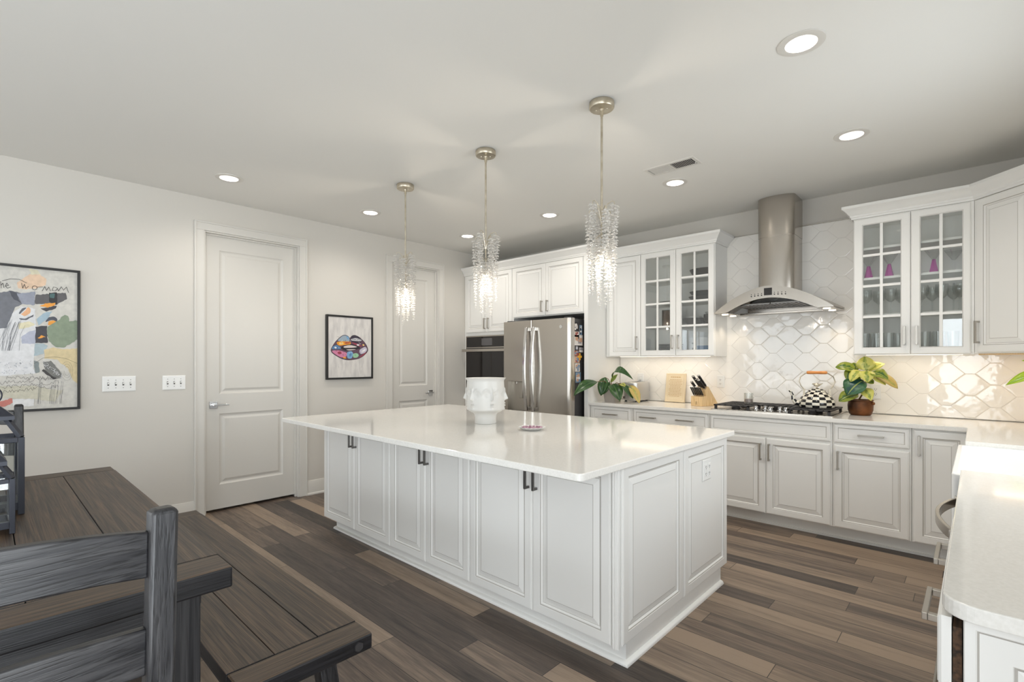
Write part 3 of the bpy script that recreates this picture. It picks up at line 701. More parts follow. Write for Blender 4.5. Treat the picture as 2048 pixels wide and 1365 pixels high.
mb = MB(); mb.box(0.0, 1.005, 0.0, 0.60, 1.835, 2.43); mb.obj('body', m_cab, r, bevel=0.002, smooth=False)
cdoor(r, 0.004, 0.487, 1.843, 2.424, 0.447, 1.945, 0.125); cdoor(r, 0.491, 0.993, 1.843, 2.424, 0.527, 1.945, 0.125)
mb = MB(); mb.box(1.882, 1.930, TF-0.012, BY-0.002, 0.0, 2.43); o = mb.obj('fridge_side_panel', m_cab, bevel=0.002, smooth=False); tag(o, 'tall white panel between the refrigerator and the counter', 'panel')
crown('cabinet_crown', [(0.004, TF-0.002), (1.931, TF-0.002), (1.931, UF-0.075)], 2.4305, 'crown moulding above the oven and refrigerator cabinets')

# ---- under-cabinet light bars
def ledbar(x0, x1, y, lab, e):
    r = thing('light_bar', lab, 'light', (x0, y, 1.3785 if x0 > 4 else 1.3785))
    mb = MB(); mb.box(0, x1-x0, 0, 0.03, 0.004, 0.0155); mb.obj('housing', m_plastic, r, smooth=False)
    mb = MB(); mb.box(0.01, x1-x0-0.01, 0.006, 0.024, 0.001, 0.0038); mb.obj('diffuser', m_led, r, smooth=False)
    lamp('under_cabinet_glow', 'AREA', ((x0+x1)/2, y+0.015, 1.376), (0, 0, 0), e, (1, 0.83, 0.62), shape='RECTANGLE', size=x1-x0-0.04, size_y=0.03)
ledbar(2.03, 3.02, 4.72, 'thin under-cabinet light above the toaster', 0.6)
ledbar(4.22, 4.80, 4.72, 'thin under-cabinet light above the copper pot', 0.3)
lamp('corner_cabinet_glow', 'AREA', (5.12, 4.66, 1.374), (0, 0, 0), 0.4, (1, 0.80, 0.58), shape='RECTANGLE', size=0.35, size_y=0.03)

# ================================================================== appliances
# refrigerator
FX0, FX1, FM, FFY = 0.908, 1.848, 1.333, 4.080
r = thing('refrigerator', 'stainless french-door refrigerator with water dispenser', 'refrigerator', (FX0, FFY, 0), 0)
w = FX1-FX0; m_ = FM-FX0
mb = MB(); mb.box(0.004, w-0.003, 0.085, 0.80, 0.02, 1.772); mb.box(0.03, 0.10, 0.03, 0.10, 1.772, 1.79); mb.box(w-0.10, w-0.03, 0.03, 0.10, 1.772, 1.79); mb.obj('body', m_darkgrey, r, bevel=0.003, smooth=False)
DX0, DX1, DZ0, DZ1, DZ2 = 0.068, 0.330, 0.775, 1.108, 1.222     # dispenser
mb = MB(); z0, z1 = 0.745, 1.778
def fr(a, b, c, e): mb.face([(a, 0, c), (b, 0, c), (b, 0, e), (a, 0, e)])
fr(0.006, DX0, z0, z1); fr(DX1, m_-0.010, z0, z1); fr(DX0, DX1, z0, DZ0); fr(DX0, DX1, DZ1, z1)
for a, b in (((DX0, DZ0), (DX1, DZ0)), ((DX1, DZ0), (DX1, DZ1)), ((DX1, DZ1), (DX0, DZ1)), ((DX0, DZ1), (DX0, DZ0))):
    mb.face([(a[0], 0, a[1]), (b[0], 0, b[1]), (b[0], 0.055, b[1]), (a[0], 0.055, a[1])], 1)
mb.face([(DX0, 0.055, DZ0), (DX1, 0.055, DZ0), (DX1, 0.055, DZ1), (DX0, 0.055, DZ1)], 1)
mb.face([(0.006, 0, z0), (0.006, 0, z1), (0, 0.012, z1), (0, 0.012, z0)]); mb.face([(0, 0.012, z0), (0, 0.012, z1), (0, 0.08, z1), (0, 0.08, z0)])
mb.face([(m_-0.010, 0, z0), (m_-0.010, 0, z1), (m_-0.003, 0.010, z1), (m_-0.003, 0.010, z0)]); mb.face([(m_-0.003, 0.01, z0), (m_-0.003, 0.01, z1), (m_-0.003, 0.08, z1), (m_-0.003, 0.08, z0)])
for z in (z0, z1): mb.face([(0, 0.012, z), (0.006, 0, z), (m_-0.010, 0, z), (m_-0.003, 0.01, z), (m_-0.003, 0.08, z), (0, 0.08, z)])
mb.face([(0, 0.08, z0), (m_-0.003, 0.08, z0), (m_-0.003, 0.08, z1), (0, 0.08, z1)])
ld = mb.obj('door', [m_steel, m_nickel], r, ang=20)
mb = MB(); mb.box(DX0-0.004, DX1+0.004, -0.006, -0.0005, DZ1, DZ2); dp = mb.obj('dispenser_panel', m_steel, ld, bevel=0.002, smooth=False)
mb = MB(); mb.box(DX0-0.004, DX1+0.004, -0.014, 0.05, DZ0-0.022, DZ0); mb.obj('drip_tray', m_steel, ld, bevel=0.003, smooth=False)
mb = MB(); mb.box(DX0+0.165, DX0+0.215, 0.012, 0.024, DZ0+0.145, DZ1-0.006); mb.tube([(DX0+0.12, 0.02, DZ1-0.001), (DX0+0.12, 0.02, DZ1-0.03)], 0.010, 10); mb.obj('dispenser_paddle', m_nickel, ld, bevel=0.003)
# right door with a rounded outer edge
mb = MB(); pl = [(m_+0.003, 0.08), (m_+0.003, 0.010), (m_+0.010, 0.0)]+[(w-0.040+0.040*sin(pi/2*k/8), 0.040-0.040*cos(pi/2*k/8)) for k in range(9)]+[(w, 0.08)]
mb.prism(pl, z0, z1); rd = mb.obj('door', m_steel, r, ang=30)
mb = MB(); mb.tube([(w-0.116, 0.0, 1.690), (w-0.116, -0.004, 1.690)], 0.018, 20); mb.obj('badge', m_chrome, rd)
for par, hx, s in ((ld, m_-0.050, -1), (rd, m_+0.052, 1)):
    mb = MB(); rg = []
    for k in range(17):
        t = k/16; y = -0.030-0.040*sin(pi*t); z = 0.795+t*0.905; wd = 0.017
        rg.append([(hx-wd, y-0.010, z), (hx+wd, y-0.010, z), (hx+wd, y+0.010, z), (hx-wd, y+0.010, z)])
    mb.loops(rg); mb.box(hx-0.017, hx+0.017, -0.036, -0.0005, 0.795, 0.835); mb.box(hx-0.017, hx+0.017, -0.036, -0.0005, 1.660, 1.700); mb.obj('handle', m_chrome, par, bevel=0.003)
mb = MB(); mb.box(0.003, w-0.003, 0.0, 0.08, 0.06, 0.735); o = mb.obj('freezer_drawer', m_steel, r, bevel=0.008); 
mb = MB(); mb.box(0.08, w-0.08, -0.055, -0.035, 0.66, 0.69); mb.box(0.10, 0.13, -0.036, 0, 0.662, 0.688); mb.box(w-0.13, w-0.10, -0.036, 0, 0.662, 0.688); mb.obj('handle', m_chrome, o, bevel=0.003)

# photos and magnets on the dark side of the refrigerator
sx = FX1-0.003
def snap(px0, px1, py0, py1, cols, lab, name='photo_print', cat='photo'):
    a = at(px0, py1, 0, sx); b = at(px1, py0, 0, sx); mb = MB(); y0, y1, z0, z1 = a.y, b.y, a.z, b.z
    mb.box(sx+0.0004, sx+0.002, y0, y1, z0, z1, 0); n = len(cols)
    rnd = random.Random(int(px0*7+py0))
    for k in range(9):
        u0, v0 = rnd.uniform(.06, .6), rnd.uniform(.05, .7); u1, v1 = min(.94, u0+rnd.uniform(.2, .45)), min(.95, v0+rnd.uniform(.15, .4))
        mb.box(sx+0.002, sx+0.0022+k*2e-5, y0+(y1-y0)*u0, y0+(y1-y0)*u1, z0+(z1-z0)*v0, z0+(z1-z0)*v1, rnd.randrange(1, n))
    o = mb.obj(name, cols, smooth=False); return tag(o, lab, cat, 'photos and magnets on the refrigerator side')
def flat(name, *c, r=0.5): return mat(name, rgb(*c), r)
k_w, k_k, k_t, k_b, k_r, k_g = flat('print_white', 226, 220, 214), flat('print_black', 38, 34, 36), flat('print_skin', 204, 160, 130), flat('print_blue', 120, 150, 176), flat('print_red', 150, 70, 66), flat('print_grey', 150, 146, 150)
snap(1148.5, 1156.5, 645, 662, [k_k, k_g, k_w], 'grey patterned print at the top of the refrigerator side')
snap(1159, 1164, 651, 670, [k_b, k_w, k_k], 'narrow pale blue print near the refrigerator top edge')
snap(1149, 1158, 664, 674, [k_w, k_t, k_r], 'small white card above the wedding-style group photo')
snap(1148.5, 1165, 671, 691, [k_w, k_t, k_k, k_g], 'larger group photo on the refrigerator side')
snap(1158.5, 1166, 696, 705, [k_w, k_g], 'white note card on the refrigerator side', 'note_card', 'card')
snap(1149, 1157, 702, 712, [k_r, k_t, k_b, k_k], 'reddish photo below the star magnet')
snap(1149, 1159, 713, 726, [k_t, k_b, k_w, k_r], 'photo partly behind the yellow cross magnet')
snap(1150, 1159.5, 727, 744, [k_w, k_t, k_g, k_b], 'pale family photo below the yellow cross magnet')
snap(1151, 1161, 745, 766, [k_b, k_w, k_g, k_t], 'lowest photo strip on the refrigerator side')
def magnet(px, py, rr, pts, m, lab):
    c = at(px, py, 0, sx); mb = MB(); mb.prism([(c.y+a*rr, c.z+b*rr) for a, b in pts], sx+0.0023, sx+0.007, 'x'); o = mb.obj('fridge_magnet', m, bevel=0.001, smooth=False); tag(o, lab, 'magnet', 'photos and magnets on the refrigerator side')
star = [((1 if k % 2 == 0 else .45)*cos(pi/2+pi*k/6), (1 if k % 2 == 0 else .45)*sin(pi/2+pi*k/6)) for k in range(12)]
cross = [(-.32, 1), (.32, 1), (.32, .32), (1, .32), (1, -.32), (.32, -.32), (.32, -1), (-.32, -1), (-.32, -.32), (-1, -.32), (-1, .32), (-.32, .32)]
magnet(1153, 696.5, 0.024, star, flat('magnet_silver', 206, 206, 214), 'silver six-pointed star magnet on the refrigerator')
magnet(1158.8, 714, 0.036, cross, flat('magnet_yellow', 230, 170, 54), 'yellow cross-shaped magnet on the refrigerator')

# range hood
HX, HY = 3.605, 4.432
r = thing('range_hood', 'arched stainless chimney range hood over the cooktop', 'range hood', (HX, BY-0.016, 1.75), 0)
hd = BY-0.016-HY
mb = MB(); pl = [(0.145, 0), (0.145, -0.235)]+[(0.145*cos(pi*k/14), -0.235-0.070*sin(pi*k/14)) for k in range(1, 14)]+[(-0.145, -0.235), (-0.145, 0)]
pl2 = [(a*0.985, b*0.99) for a, b in pl]
mb.loops([[(a, b, 0.17) for a, b in pl2], [(a, b, 0.655) for a, b in pl2]]); mb.loops([[(a, b, 0.65) for a, b in pl], [(a, b, CH-1.75-0.001) for a, b in pl]])
mb.obj('chimney', m_steel, r, ang=25)
def arch(x, top):  # front band, upper and lower edge
    t = min(1, abs(x)/0.455); s_ = (1-t*t)
    return (0.012+0.196*(1-t**1.75)) if top else (0.004+0.104*max(0, 1-(abs(x)/0.345)**1.9))
n = 36; xs = [-0.455+0.91*k/n for k in range(n+1)]
mb = MB()
fy = lambda x: -hd+0.035*(abs(x)/0.455)**2
rings = [[(x, fy(x), arch(x, 0)), (x, fy(x), arch(x, 1)), (x, -0.002, arch(x, 1)*0.86+0.02), (x, -0.002, arch(x, 1)*0.86+0.014), (x, fy(x)+0.006, arch(x, 1)-0.006), (x, fy(x)+0.006, arch(x, 0))] for x in xs]
mb.loops(rings); mb.obj('canopy', m_steel, r, ang=30)
mb = MB(); mb.box(-0.30, 0.30, -0.022, -0.003, 0.004, 0.12); mb.box(-0.345, 0.345, -0.10, -0.022, 0.004, 0.022); mb.obj('rear_panel', m_steel, r, bevel=0.003, smooth=False)
for sx_ in (-1, 1):
    f = MB(); f.box(min(0.004*sx_, 0.29*sx_), max(0.004*sx_, 0.29*sx_), -hd+0.06, -0.10, 0.062, 0.072)
    for k in range(9): u = 0.02+0.03*k; f.box(min(u*sx_, (u+.012)*sx_), max(u*sx_, (u+.012)*sx_), -hd+0.07, -0.11, 0.058, 0.062)
    f.obj('grease_filter', m_pewter, r, smooth=False)
    x0, x1 = sorted((0.335*sx_, 0.452*sx_)); wg = MB(); wg.box(x0, x1, -hd+0.045, -0.03, 0.002, 0.010); wo = wg.obj('wing', m_steel, r, bevel=0.002, smooth=False)
    gx0, gx1 = sorted((0.40*sx_, 0.47*sx_)); 
    for yy in (-hd+0.13, -0.14):
        b = MB(); b.lathe([(0, 0), (0.026, 0), (0.026, 0.004), (0, 0.004)], 0.393*sx_, yy, -0.0025, 18); b.obj('hood_lamp', m_led, wo)
        lamp('hood_lamp_glow', 'SPOT', (HX+0.393*sx_, BY-0.016+yy, 1.742), (0, 0, 0), 1.5, (1, .84, .64), spot_size=radians(110), spot_blend=0.6, shadow_soft_size=0.03)
mb = MB(); mb.box(-0.030, 0.030, -hd-0.003, -hd-0.0003, 0.128, 0.188); mb.obj('hood_display', m_blackglass, r, smooth=False)
mb = MB()
for k in (-4, -3, -2, -1, 1, 2, 3, 4):
    x = k*0.027+(0.022 if k > 0 else -0.022); zz = 0.132-0.06*x*x*4; mb.tube([(x, fy(x), zz), (x, fy(x)-0.004, zz)], 0.005, 10); mb.box(x-0.003, x+0.003, fy(x)-0.0012, fy(x)+0.001, zz+0.012, zz+0.018)
mb.obj('hood_buttons', m_blackpl, r)['kind'] = 'stuff'

# cooktop
CX0, CX1, CY0, CY1 = 3.155, 4.075, 4.375, 4.862
r = thing('gas_cooktop', 'stainless gas cooktop with black grates under the range hood', 'cooktop', (CX0, CY0, 0.9105), 0)
w, d = CX1-CX0, CY1-CY0
mb = MB(); mb.loops([[(x, y, 0) for x, y in rounded(0, w, 0, d, (.012,)*4)], [(x, y, 0.006) for x, y in rounded(0, w, 0, d, (.012,)*4)], [(x, y, 0.010) for x, y in rounded(0.012, w-0.012, 0.012, d-0.012, (.012,)*4)], [(x, y, 0.006) for x, y in rounded(0.03, w-0.03, 0.03, d-0.03, (.02,)*4)]])
mb.obj('base', m_steel, r, ang=30)
for x0, x1, y0 in ((0.022, 0.318, 0.012), (0.322, 0.598, 0.20), (0.602, 0.902, 0.012)):
    g = MB(); y1 = d-0.016; zt = 0.046; tt = 0.010
    g.box(x0, x1, y0, y0+0.02, zt-tt, zt); g.box(x0, x1, y1-0.02, y1, zt-tt, zt); g.box(x0, x0+0.02, y0, y1, zt-tt, zt); g.box(x1-0.02, x1, y0, y1, zt-tt, zt)
    nb = 6
    for k in range(1, nb): u = x0+(x1-x0)*k/nb; g.box(u-0.006, u+0.006, y0, y1, zt-tt, zt)
    nb = 5 if y0 > .1 else 8
    for k in range(1, nb): u = y0+(y1-y0)*k/nb; g.box(x0, x1, u-0.005, u+0.005, zt-tt+.001, zt-.0005)
    for fx in (x0+0.014, x1-0.014):
        for fy_ in (y0+0.016, y1-0.016): g.bar((fx, fy_, 0.008), (fx, fy_, zt-tt), 0.022, 0.018)
    g.obj('grate', m_black, r, bevel=0.0015, smooth=False)
for bx_, by_, br in ((0.17, 0.14, .036), (0.17, 0.34, .028), (0.46, 0.33, .048), (0.75, 0.14, .028), (0.75, 0.34, .036)):
    b = MB(); b.lathe([(0, .0065), (br, .0065), (br, .016), (br*.8, .02), (br*.8, .026), (0, .027)], bx_, by_, 0, 20); b.obj('burner', m_black, r)
for kx, ky in ((0.345, 0.095), (0.405, 0.145), (0.460, 0.085), (0.520, 0.140), (0.575, 0.090)):
    b = MB(); b.lathe([(0, .007), (.024, .007), (.024, .014), (.017, .018), (.016, .040), (.013, .043), (0, .043)], kx, ky, 0, 18); b.box(kx-.004, kx+.004, ky-.022, ky+.022, .026, .045); b.obj('knob', m_chrome, r)

# ================================================================== things on the counters
def wallplate(name, lab, cat, loc, rz, gangs, kind, w1=0.046):
    r = thing(name, lab, cat, loc, rz); w = 0.024+w1*gangs; h = 0.118
    mb = MB(); mb.nest((-w/2, w/2, -h/2, h/2), [(0, 0, 0), (0, -.003, 0), (.005, -.006, 0)], back=True); pl = mb.obj('plate', m_plastic, r, ang=20)
    for k in range(gangs):
        x = (k-(gangs-1)/2)*w1
        b = MB()
        if kind == 'switch':
            b.box(x-.0055, x+.0055, -.0068, -.0061, -.013, .013, 1); b.bar((x, -.006, -.001), (x, -.020, .006), .008, .009, 0)
            for q in (-.03, .03): b.tube([(x, -.0062, q), (x, -.0072, q)], .0028, 8, 1)
            b.obj('toggle_switch', [m_plastic, m_slot], pl)
        else:
            b.nest((x-.0165, x+.0165, -.035, .035), [(0, -.0062, 0), (.001, -.0078, 0), (.003, -.0080, 0)])
            for q in (-.019, .019):
                for s_ in (-.0062, .0062): b.box(x+s_-.0012, x+s_+.0012, -.0086, -.0081, q-.005, q+.005, 1)
                b.tube([(x, -.0081, q-.010), (x, -.0086, q-.010)], .0025, 8, 1)
            b.obj('receptacle', [m_plastic, m_slot], pl)
    return r
TY = BY-0.0152
wallplate('wall_outlet', 'white outlet on the tile behind the toaster, with a plug in it', 'outlet', (2.19, TY, 1.145), 0, 1, 'outlet')
wallplate('wall_outlet', 'white outlet on the tile between the knife block and the hood', 'outlet', (3.045, TY, 1.135), 0, 1, 'outlet')
wallplate('wall_outlet', 'white outlet on the tile behind the plant in the copper pot', 'outlet', (4.27, TY, 1.09), 0, 1, 'outlet')
wallplate('island_outlet', 'white outlet set into the end panel of the island', 'outlet', (3.7505, 2.792, 0.722), pi/2, 2, 'outlet')
wallplate('light_switch_plate', 'white plate of four toggle switches between the painting and the door', 'light switch', (0.0005, 0.729, 1.157), pi/2, 4, 'switch')
wallplate('light_switch_plate', 'white plate of three toggle switches beside the door casing', 'light switch', (0.0005, 1.089, 1.155), pi/2, 3, 'switch')

# toaster with its cord
r = thing('toaster', 'brushed silver toaster behind the rubber plant', 'toaster', (2.225, 4.745, 0.9105), 0)
mb = MB(); sec = rounded(-.09, .09, -.15, .15, (.05,)*4)
mb.loops([[(x*.96, y*.97, .014) for x, y in sec], [(x, y, .022) for x, y in sec], [(x, y, .188) for x, y in sec], [(x*.985, y*.99, .198) for x, y in sec], [(x*.93, y*.95, .202) for x, y in sec]]); bo = mb.obj('body', m_chrome, r, ang=40)
bo.data.materials[0] = mat('satin_aluminium', rgb(206, 205, 203), 0.36, 0.9)
mb = MB(); mb.box(-.04, -.015, -.11, .11, .2021, .2035); mb.box(.015, .04, -.11, .11, .2021, .2035); mb.obj('bread_slot', m_blackpl, bo, smooth=False)
mb = MB(); mb.box(.022, .027, -.152, -.1495, .08, .17); mb.obj('lever_slot', m_blackpl, bo, smooth=False)
mb = MB(); mb.box(.012, .037, -.166, -.1525, .148, .158); mb.obj('lever', m_chrome, r, bevel=.003)
mb = MB(); mb.tube([(-.05, -.1505, .045), (-.05, -.166, .045)], .014, 16); mb.obj('dial', m_chrome, r)
mb = MB()
for x in (-.06, .06):
    for y in (-.11, .11): mb.tube([(x, y, 0), (x, y, .0155)], .012, 10)
mb.obj('feet', m_blackpl, r)
mb = MB(); mb.box(-.047, -.021, .136, .152, .222, .256); mb.tube([(-.034, .138, .226), (-.055, .134, .205), (-.070, .138, .15), (-.06, .148, .10), (-.02, .149, .06)], .004, 8); mb.obj('power_cord', m_plastic, r)

# engraved plaque leaning on the tile
r = thing('wooden_plaque', 'pale wooden plaque engraved with lines of text leaning on the tile', 'plaque', (2.600, 4.846, 0.9150), 0)
r.rotation_euler = (radians(-9), 0, 0)
mb = MB(); mb.nest((-.105, .105, 0, .295), [(0, .018, 0), (0, 0, 0), (.003, -.002, 0), (.014, -.002, 0), (.016, .001, 0), (.02, .001, 0), (.022, -.001, 0)], back=True); pb = mb.obj('board', m_plaque, r, ang=25)
mb = MB(); rnd = random.Random(3)
def words_(z, x0, x1, h):
    x = x0
    while x < x1-.006:
        ww = min(x1-x, rnd.uniform(.010, .026)); mb.box(x, x+ww, -.0018, -.0011, z, z+h); x += ww+.004
words_(.252, -.052, .052, .009)
for k in range(12): ww = rnd.choice((.062, .066, .058, .07)); words_(.228-k*.0155, -ww, ww, .0045)
mb.obj('engraving', m_engrave, pb, smooth=False)

# knife block
r = thing('knife_block', 'blond wooden knife block full of black-handled knives', 'knife block', (2.965, 4.700, 0.9105), radians(-15))
# side profile in (y, z); front faces -y
mb = MB(); mb.prism([(-.11, 0), (.13, 0), (.13, .012), (-.015, .185), (-.062, .146), (-.045, .092), (-.11, .092)], -.062, .062, 'x'); kb = mb.obj('block', m_bamboo, r, bevel=.003, smooth=False)
mb = MB()
for sx_ in (-1, 1):
    x = sx_*.0045; mb.tube([(x, -.1103, .040), (x, -.1112, .040)], .0025, 8); mb.bar((x, -.1108, .037), (x, -.1108, .024), .003, .001); mb.bar((x, -.1108, .024), (x+sx_*.004, -.1108, .013), .0025, .001)
mb.obj('block_mark', m_blackpl, kb, smooth=False)
def knife(x, y, z, Ln, tk, lab, dirv):
    d = Vector(dirv).normalized(); k = thing('kitchen_knife', lab, 'knife', (0, 0, 0), 0, 'knives in the wooden block')
    M_ = Matrix.Translation(r.location) @ Matrix.Rotation(radians(-15), 4, 'Z')
    a = M_ @ Vector((x, y, z)); d = (M_.to_3x3() @ d); k.location = a
    mb = MB(); mb.bar((0, 0, 0), d*Ln, tk, tk*1.5, 0, (1, 0, 0)); mb.obj('handle', m_blackpl, k, bevel=tk*.3)
    mb = MB(); mb.bar(d*-.012, (0, 0, 0), tk*.5, tk*1.3, 0, (1, 0, 0)); mb.bar(d*Ln, d*(Ln+.006), tk*1.02, tk*1.55, 0, (1, 0, 0)); mb.obj('steel_cap', m_chrome, k, bevel=.001)
UPV = (0, -.72, .70)
for k in range(6): knife(-.050+.020*k, -.080, .0945+.012*.7, +.090, .0085, 'short steak knife in the lower front row of the knife block', (0, -.55, .83))
for x, s_, Ln, lab in ((-.045, .25, .085, 'small paring knife standing lowest at the left of the block'), (-.020, .75, .135, 'tall knife at the left of the upper row in the block'), (.012, .55, .11, 'knife in the middle of the upper row of the block'), (.040, .85, .14, 'tallest knife at the right of the block'), (.045, .35, .11, 'knife in front of the tallest knife in the block')):
    knife(x, -.062+.047*s_-.008, .146+.039*s_+.010, Ln, .016, lab, UPV)

# glass candle jar on the left grate
r = thing('candle_jar', 'clear glass candle jar standing on the cooktop grate', 'candle', (3.385, 4.65, 0.9585), 0)
mb = MB(); mb.lathe([(.0, .001), (.034, .001), (.038, .006), (.038, .092), (.0355, .092), (.0355, .010), (.0, .010)], seg=28, caps=(False, False)); mb.obj('jar', m_glass, r)
mb = MB(); mb.lathe([(0, .011), (.0345, .011), (.0345, .040), (0, .040)], seg=24); mb.obj('wax', mat('candle_wax', rgb(176, 160, 156), .5), r)

# checkered kettle
r = thing('tea_kettle', 'black and white checkered enamel kettle with a bird on its lid', 'kettle', (3.915, 4.630, 0.9575), radians(20))
m_ck1 = mat('black_enamel', rgb(28, 28, 32), .12); m_ck2 = mat('ivory_enamel', rgb(236, 230, 214), .15)
prof = [(.108, 0), (.124, .004), (.130, .024), (.128, .046), (.121, .068), (.107, .090), (.088, .110), (.067, .126), (.060, .130)]
def checker(prof, seg, sub, flip=0):
    mb = MB(); R_ = []
    for rr, z in prof: R_.append([mb.bm.verts.new((rr*cos(2*pi*i/(seg*sub)), rr*sin(2*pi*i/(seg*sub)), z)) for i in range(seg*sub)])
    n = seg*sub
    for k in range(len(prof)-1):
        for i in range(n): mb.face([R_[k][i], R_[k][(i+1) % n], R_[k+1][(i+1) % n], R_[k+1][i]], (k+i//sub+flip) % 2)
    return mb, R_
mb, R_ = checker(prof, 16, 3); mb.face(R_[0][::-1], 0); bo = mb.obj('body', [m_ck1, m_ck2], r, ang=60)
mb, R_ = checker([(.063, .129), (.058, .140), (.044, .150), (.024, .157)], 10, 4, 1); mb.face(R_[-1], 1); mb.face(R_[0][::-1], 0); mb.obj('lid', [m_ck1, m_ck2], r, ang=60)
mb = MB(); mb.lathe([(.0, .156), (.014, .157), (.006, .162), (.005, .168), (.0, .168)], seg=12); mb.ball((0, 0, .182), .015, 12, 0, (1.5, .9, 1)); mb.ball((-.022, 0, .190), .009, 10); mb.tube([(.016, 0, .184), (.042, 0, .196)], [.008, .002], 8); mb.tube([(-.029, 0, .190), (-.037, 0, .190)], [.003, .0005], 6); mb.obj('bird_finial', m_gold, r)
mb = MB(); sp = [(-.108, 0, .030), (-.150, 0, .036), (-.168, 0, .062), (-.172, 0, .095), (-.184, 0, .122), (-.196, 0, .136)]; rad = [.026, .020, .014, .011, .009, .009]
rings = []
for k in range(len(sp)-1):
    for q in range(3):
        t = q/3; rings.append((Vector(sp[k]).lerp(Vector(sp[k+1]), t), rad[k]+(rad[k+1]-rad[k])*t))
rings.append((Vector(sp[-1]), rad[-1])); mb.tube([a for a, b in rings], [b for a, b in rings], 12)
mb.bm.faces.ensure_lookup_table()
for i, f in enumerate(mb.bm.faces): f.material_index = ((i//36)+(i % 12)//3) % 2
mb.obj('spout', [m_ck1, m_ck2], r, ang=60)
hp = [(-.086, 0, .118), (-.090, 0, .145), (-.112, 0, .175), (-.125, 0, .210), (-.115, 0, .248), (-.080, 0, .276), (-.05, 0, .283), (.05, 0, .283), (.080, 0, .276), (.115, 0, .248), (.125, 0, .210), (.112, 0, .175), (.090, 0, .145), (.086, 0, .118)]
mb = MB(); mb.tube(hp, .0042, 8)
for s_ in (-1, 1): mb.bar((s_*.090, 0, .096), (s_*.089, 0, .150), .012, .014)
mb.obj('bail_handle', m_gold, r)
mb = MB(); mb.tube([(-.072, 0, .283), (-.066, 0, .283), (-.03, 0, .283), (0, 0, .283), (.002, 0, .283), (.035, 0, .283), (.066, 0, .283), (.072, 0, .283)], [.008, .0125, .013, .0115, .0115, .013, .0125, .008], 14); mb.obj('wooden_grip', m_orange, r)

# ------------------------------------------------------------------ plants
def leaf(parent, loc0, b, t, wid, m, droop=0.25, up=None, fold=0.22, n=10):
    b, t = Vector(b)-loc0, Vector(t)-loc0; ax = t-b; Ln = ax.length
    toc = (CAM-(loc0+(b+t)/2)).normalized()
    nrm = Vector(up) if up else (toc*0.75+Vector((0, 0, 0.75)))
    side = ax.cross(nrm).normalized(); nrm = side.cross(ax).normalized()
    if nrm.z < 0 and not up: nrm = -nrm; side = -side
    mb = MB(); uvl = mb.bm.loops.layers.uv.new('UVMap'); rows = []
    for k in range(n+1):
        q = k/n; c = b+ax*q+nrm*(droop*Ln*4*q*(1-q)*0.5); ww = wid*0.5*(sin(pi*min(1, q**0.85))**0.72 if 0 < q < 1 else 0.02)
        wave = 0.05*wid*sin(q*9+Ln*50)
        row = []
        for u in (-1, -.5, 0, .5, 1): row.append((mb.bm.verts.new(c+side*ww*u+nrm*(fold*ww*abs(u)+wave*abs(u)*u)), abs(u), q))
        rows.append(row)
    for k in range(n):
        for i in range(4):
            a, b_, c, d = rows[k][i], rows[k][i+1], rows[k+1][i+1], rows[k+1][i]; f = mb.bm.faces.new([a[0], b_[0], c[0], d[0]])
            for lp, q in zip(f.loops, (a, b_, c, d)): lp[uvl].uv = (q[1], q[2])
    o = mb.obj('leaf', m, parent, ang=80)
    so = o.modifiers.new('thick', 'SOLIDIFY'); so.thickness = 0.0012
    return o
def zoomed(ox, oy, k): return lambda x, y, Y: at(ox+x/k, oy+y/k, 1, Y)

# plant in the copper pot
pc = Vector((4.195, 4.720, 0.9105)); r = thing('potted_plant', 'variegated rubber plant in a weathered copper pot', 'plant', pc)
mb = MB(); mb.lathe([(0, 0), (.064, 0), (.074, .010), (.083, .040), (.085, .075), (.081, .108), (.086, .113), (.086, .120), (.080, .121), (.076, .100), (0, .100)], seg=32, caps=(False, False)); po = mb.obj('pot', m_copperpot, r)
mb = MB(); mb.ball((.083, -.02, .095), .014, 10); mb.obj('pot_lug', m_copperpot, po)
mb = MB(); mb.lathe([(0, .104), (.0745, .1035), (.0745, .101), (0, .1005)], seg=20); mb.obj('soil', m_soil, r)
Z2 = zoomed(1560, 680, 6.827); YY = 4.70
mb = MB(); s0 = Vector((-.02, 0, .10)); s1 = Z2(1165, 640, YY)-pc; s2 = Z2(1180, 440, YY)-pc; mb.tube([s0, s0.lerp(s1, .5)+Vector((.006, 0, 0)), s1, s1.lerp(s2, .6), s2], [.007, .006, .0055, .005, .003], 8)
s3 = Z2(1010, 440, YY)-pc; mb.tube([s1, s1.lerp(s3, .5)+Vector((0, 0, .01)), s3], [.005, .004, .003], 8); mb.obj('stem', m_stem, r)
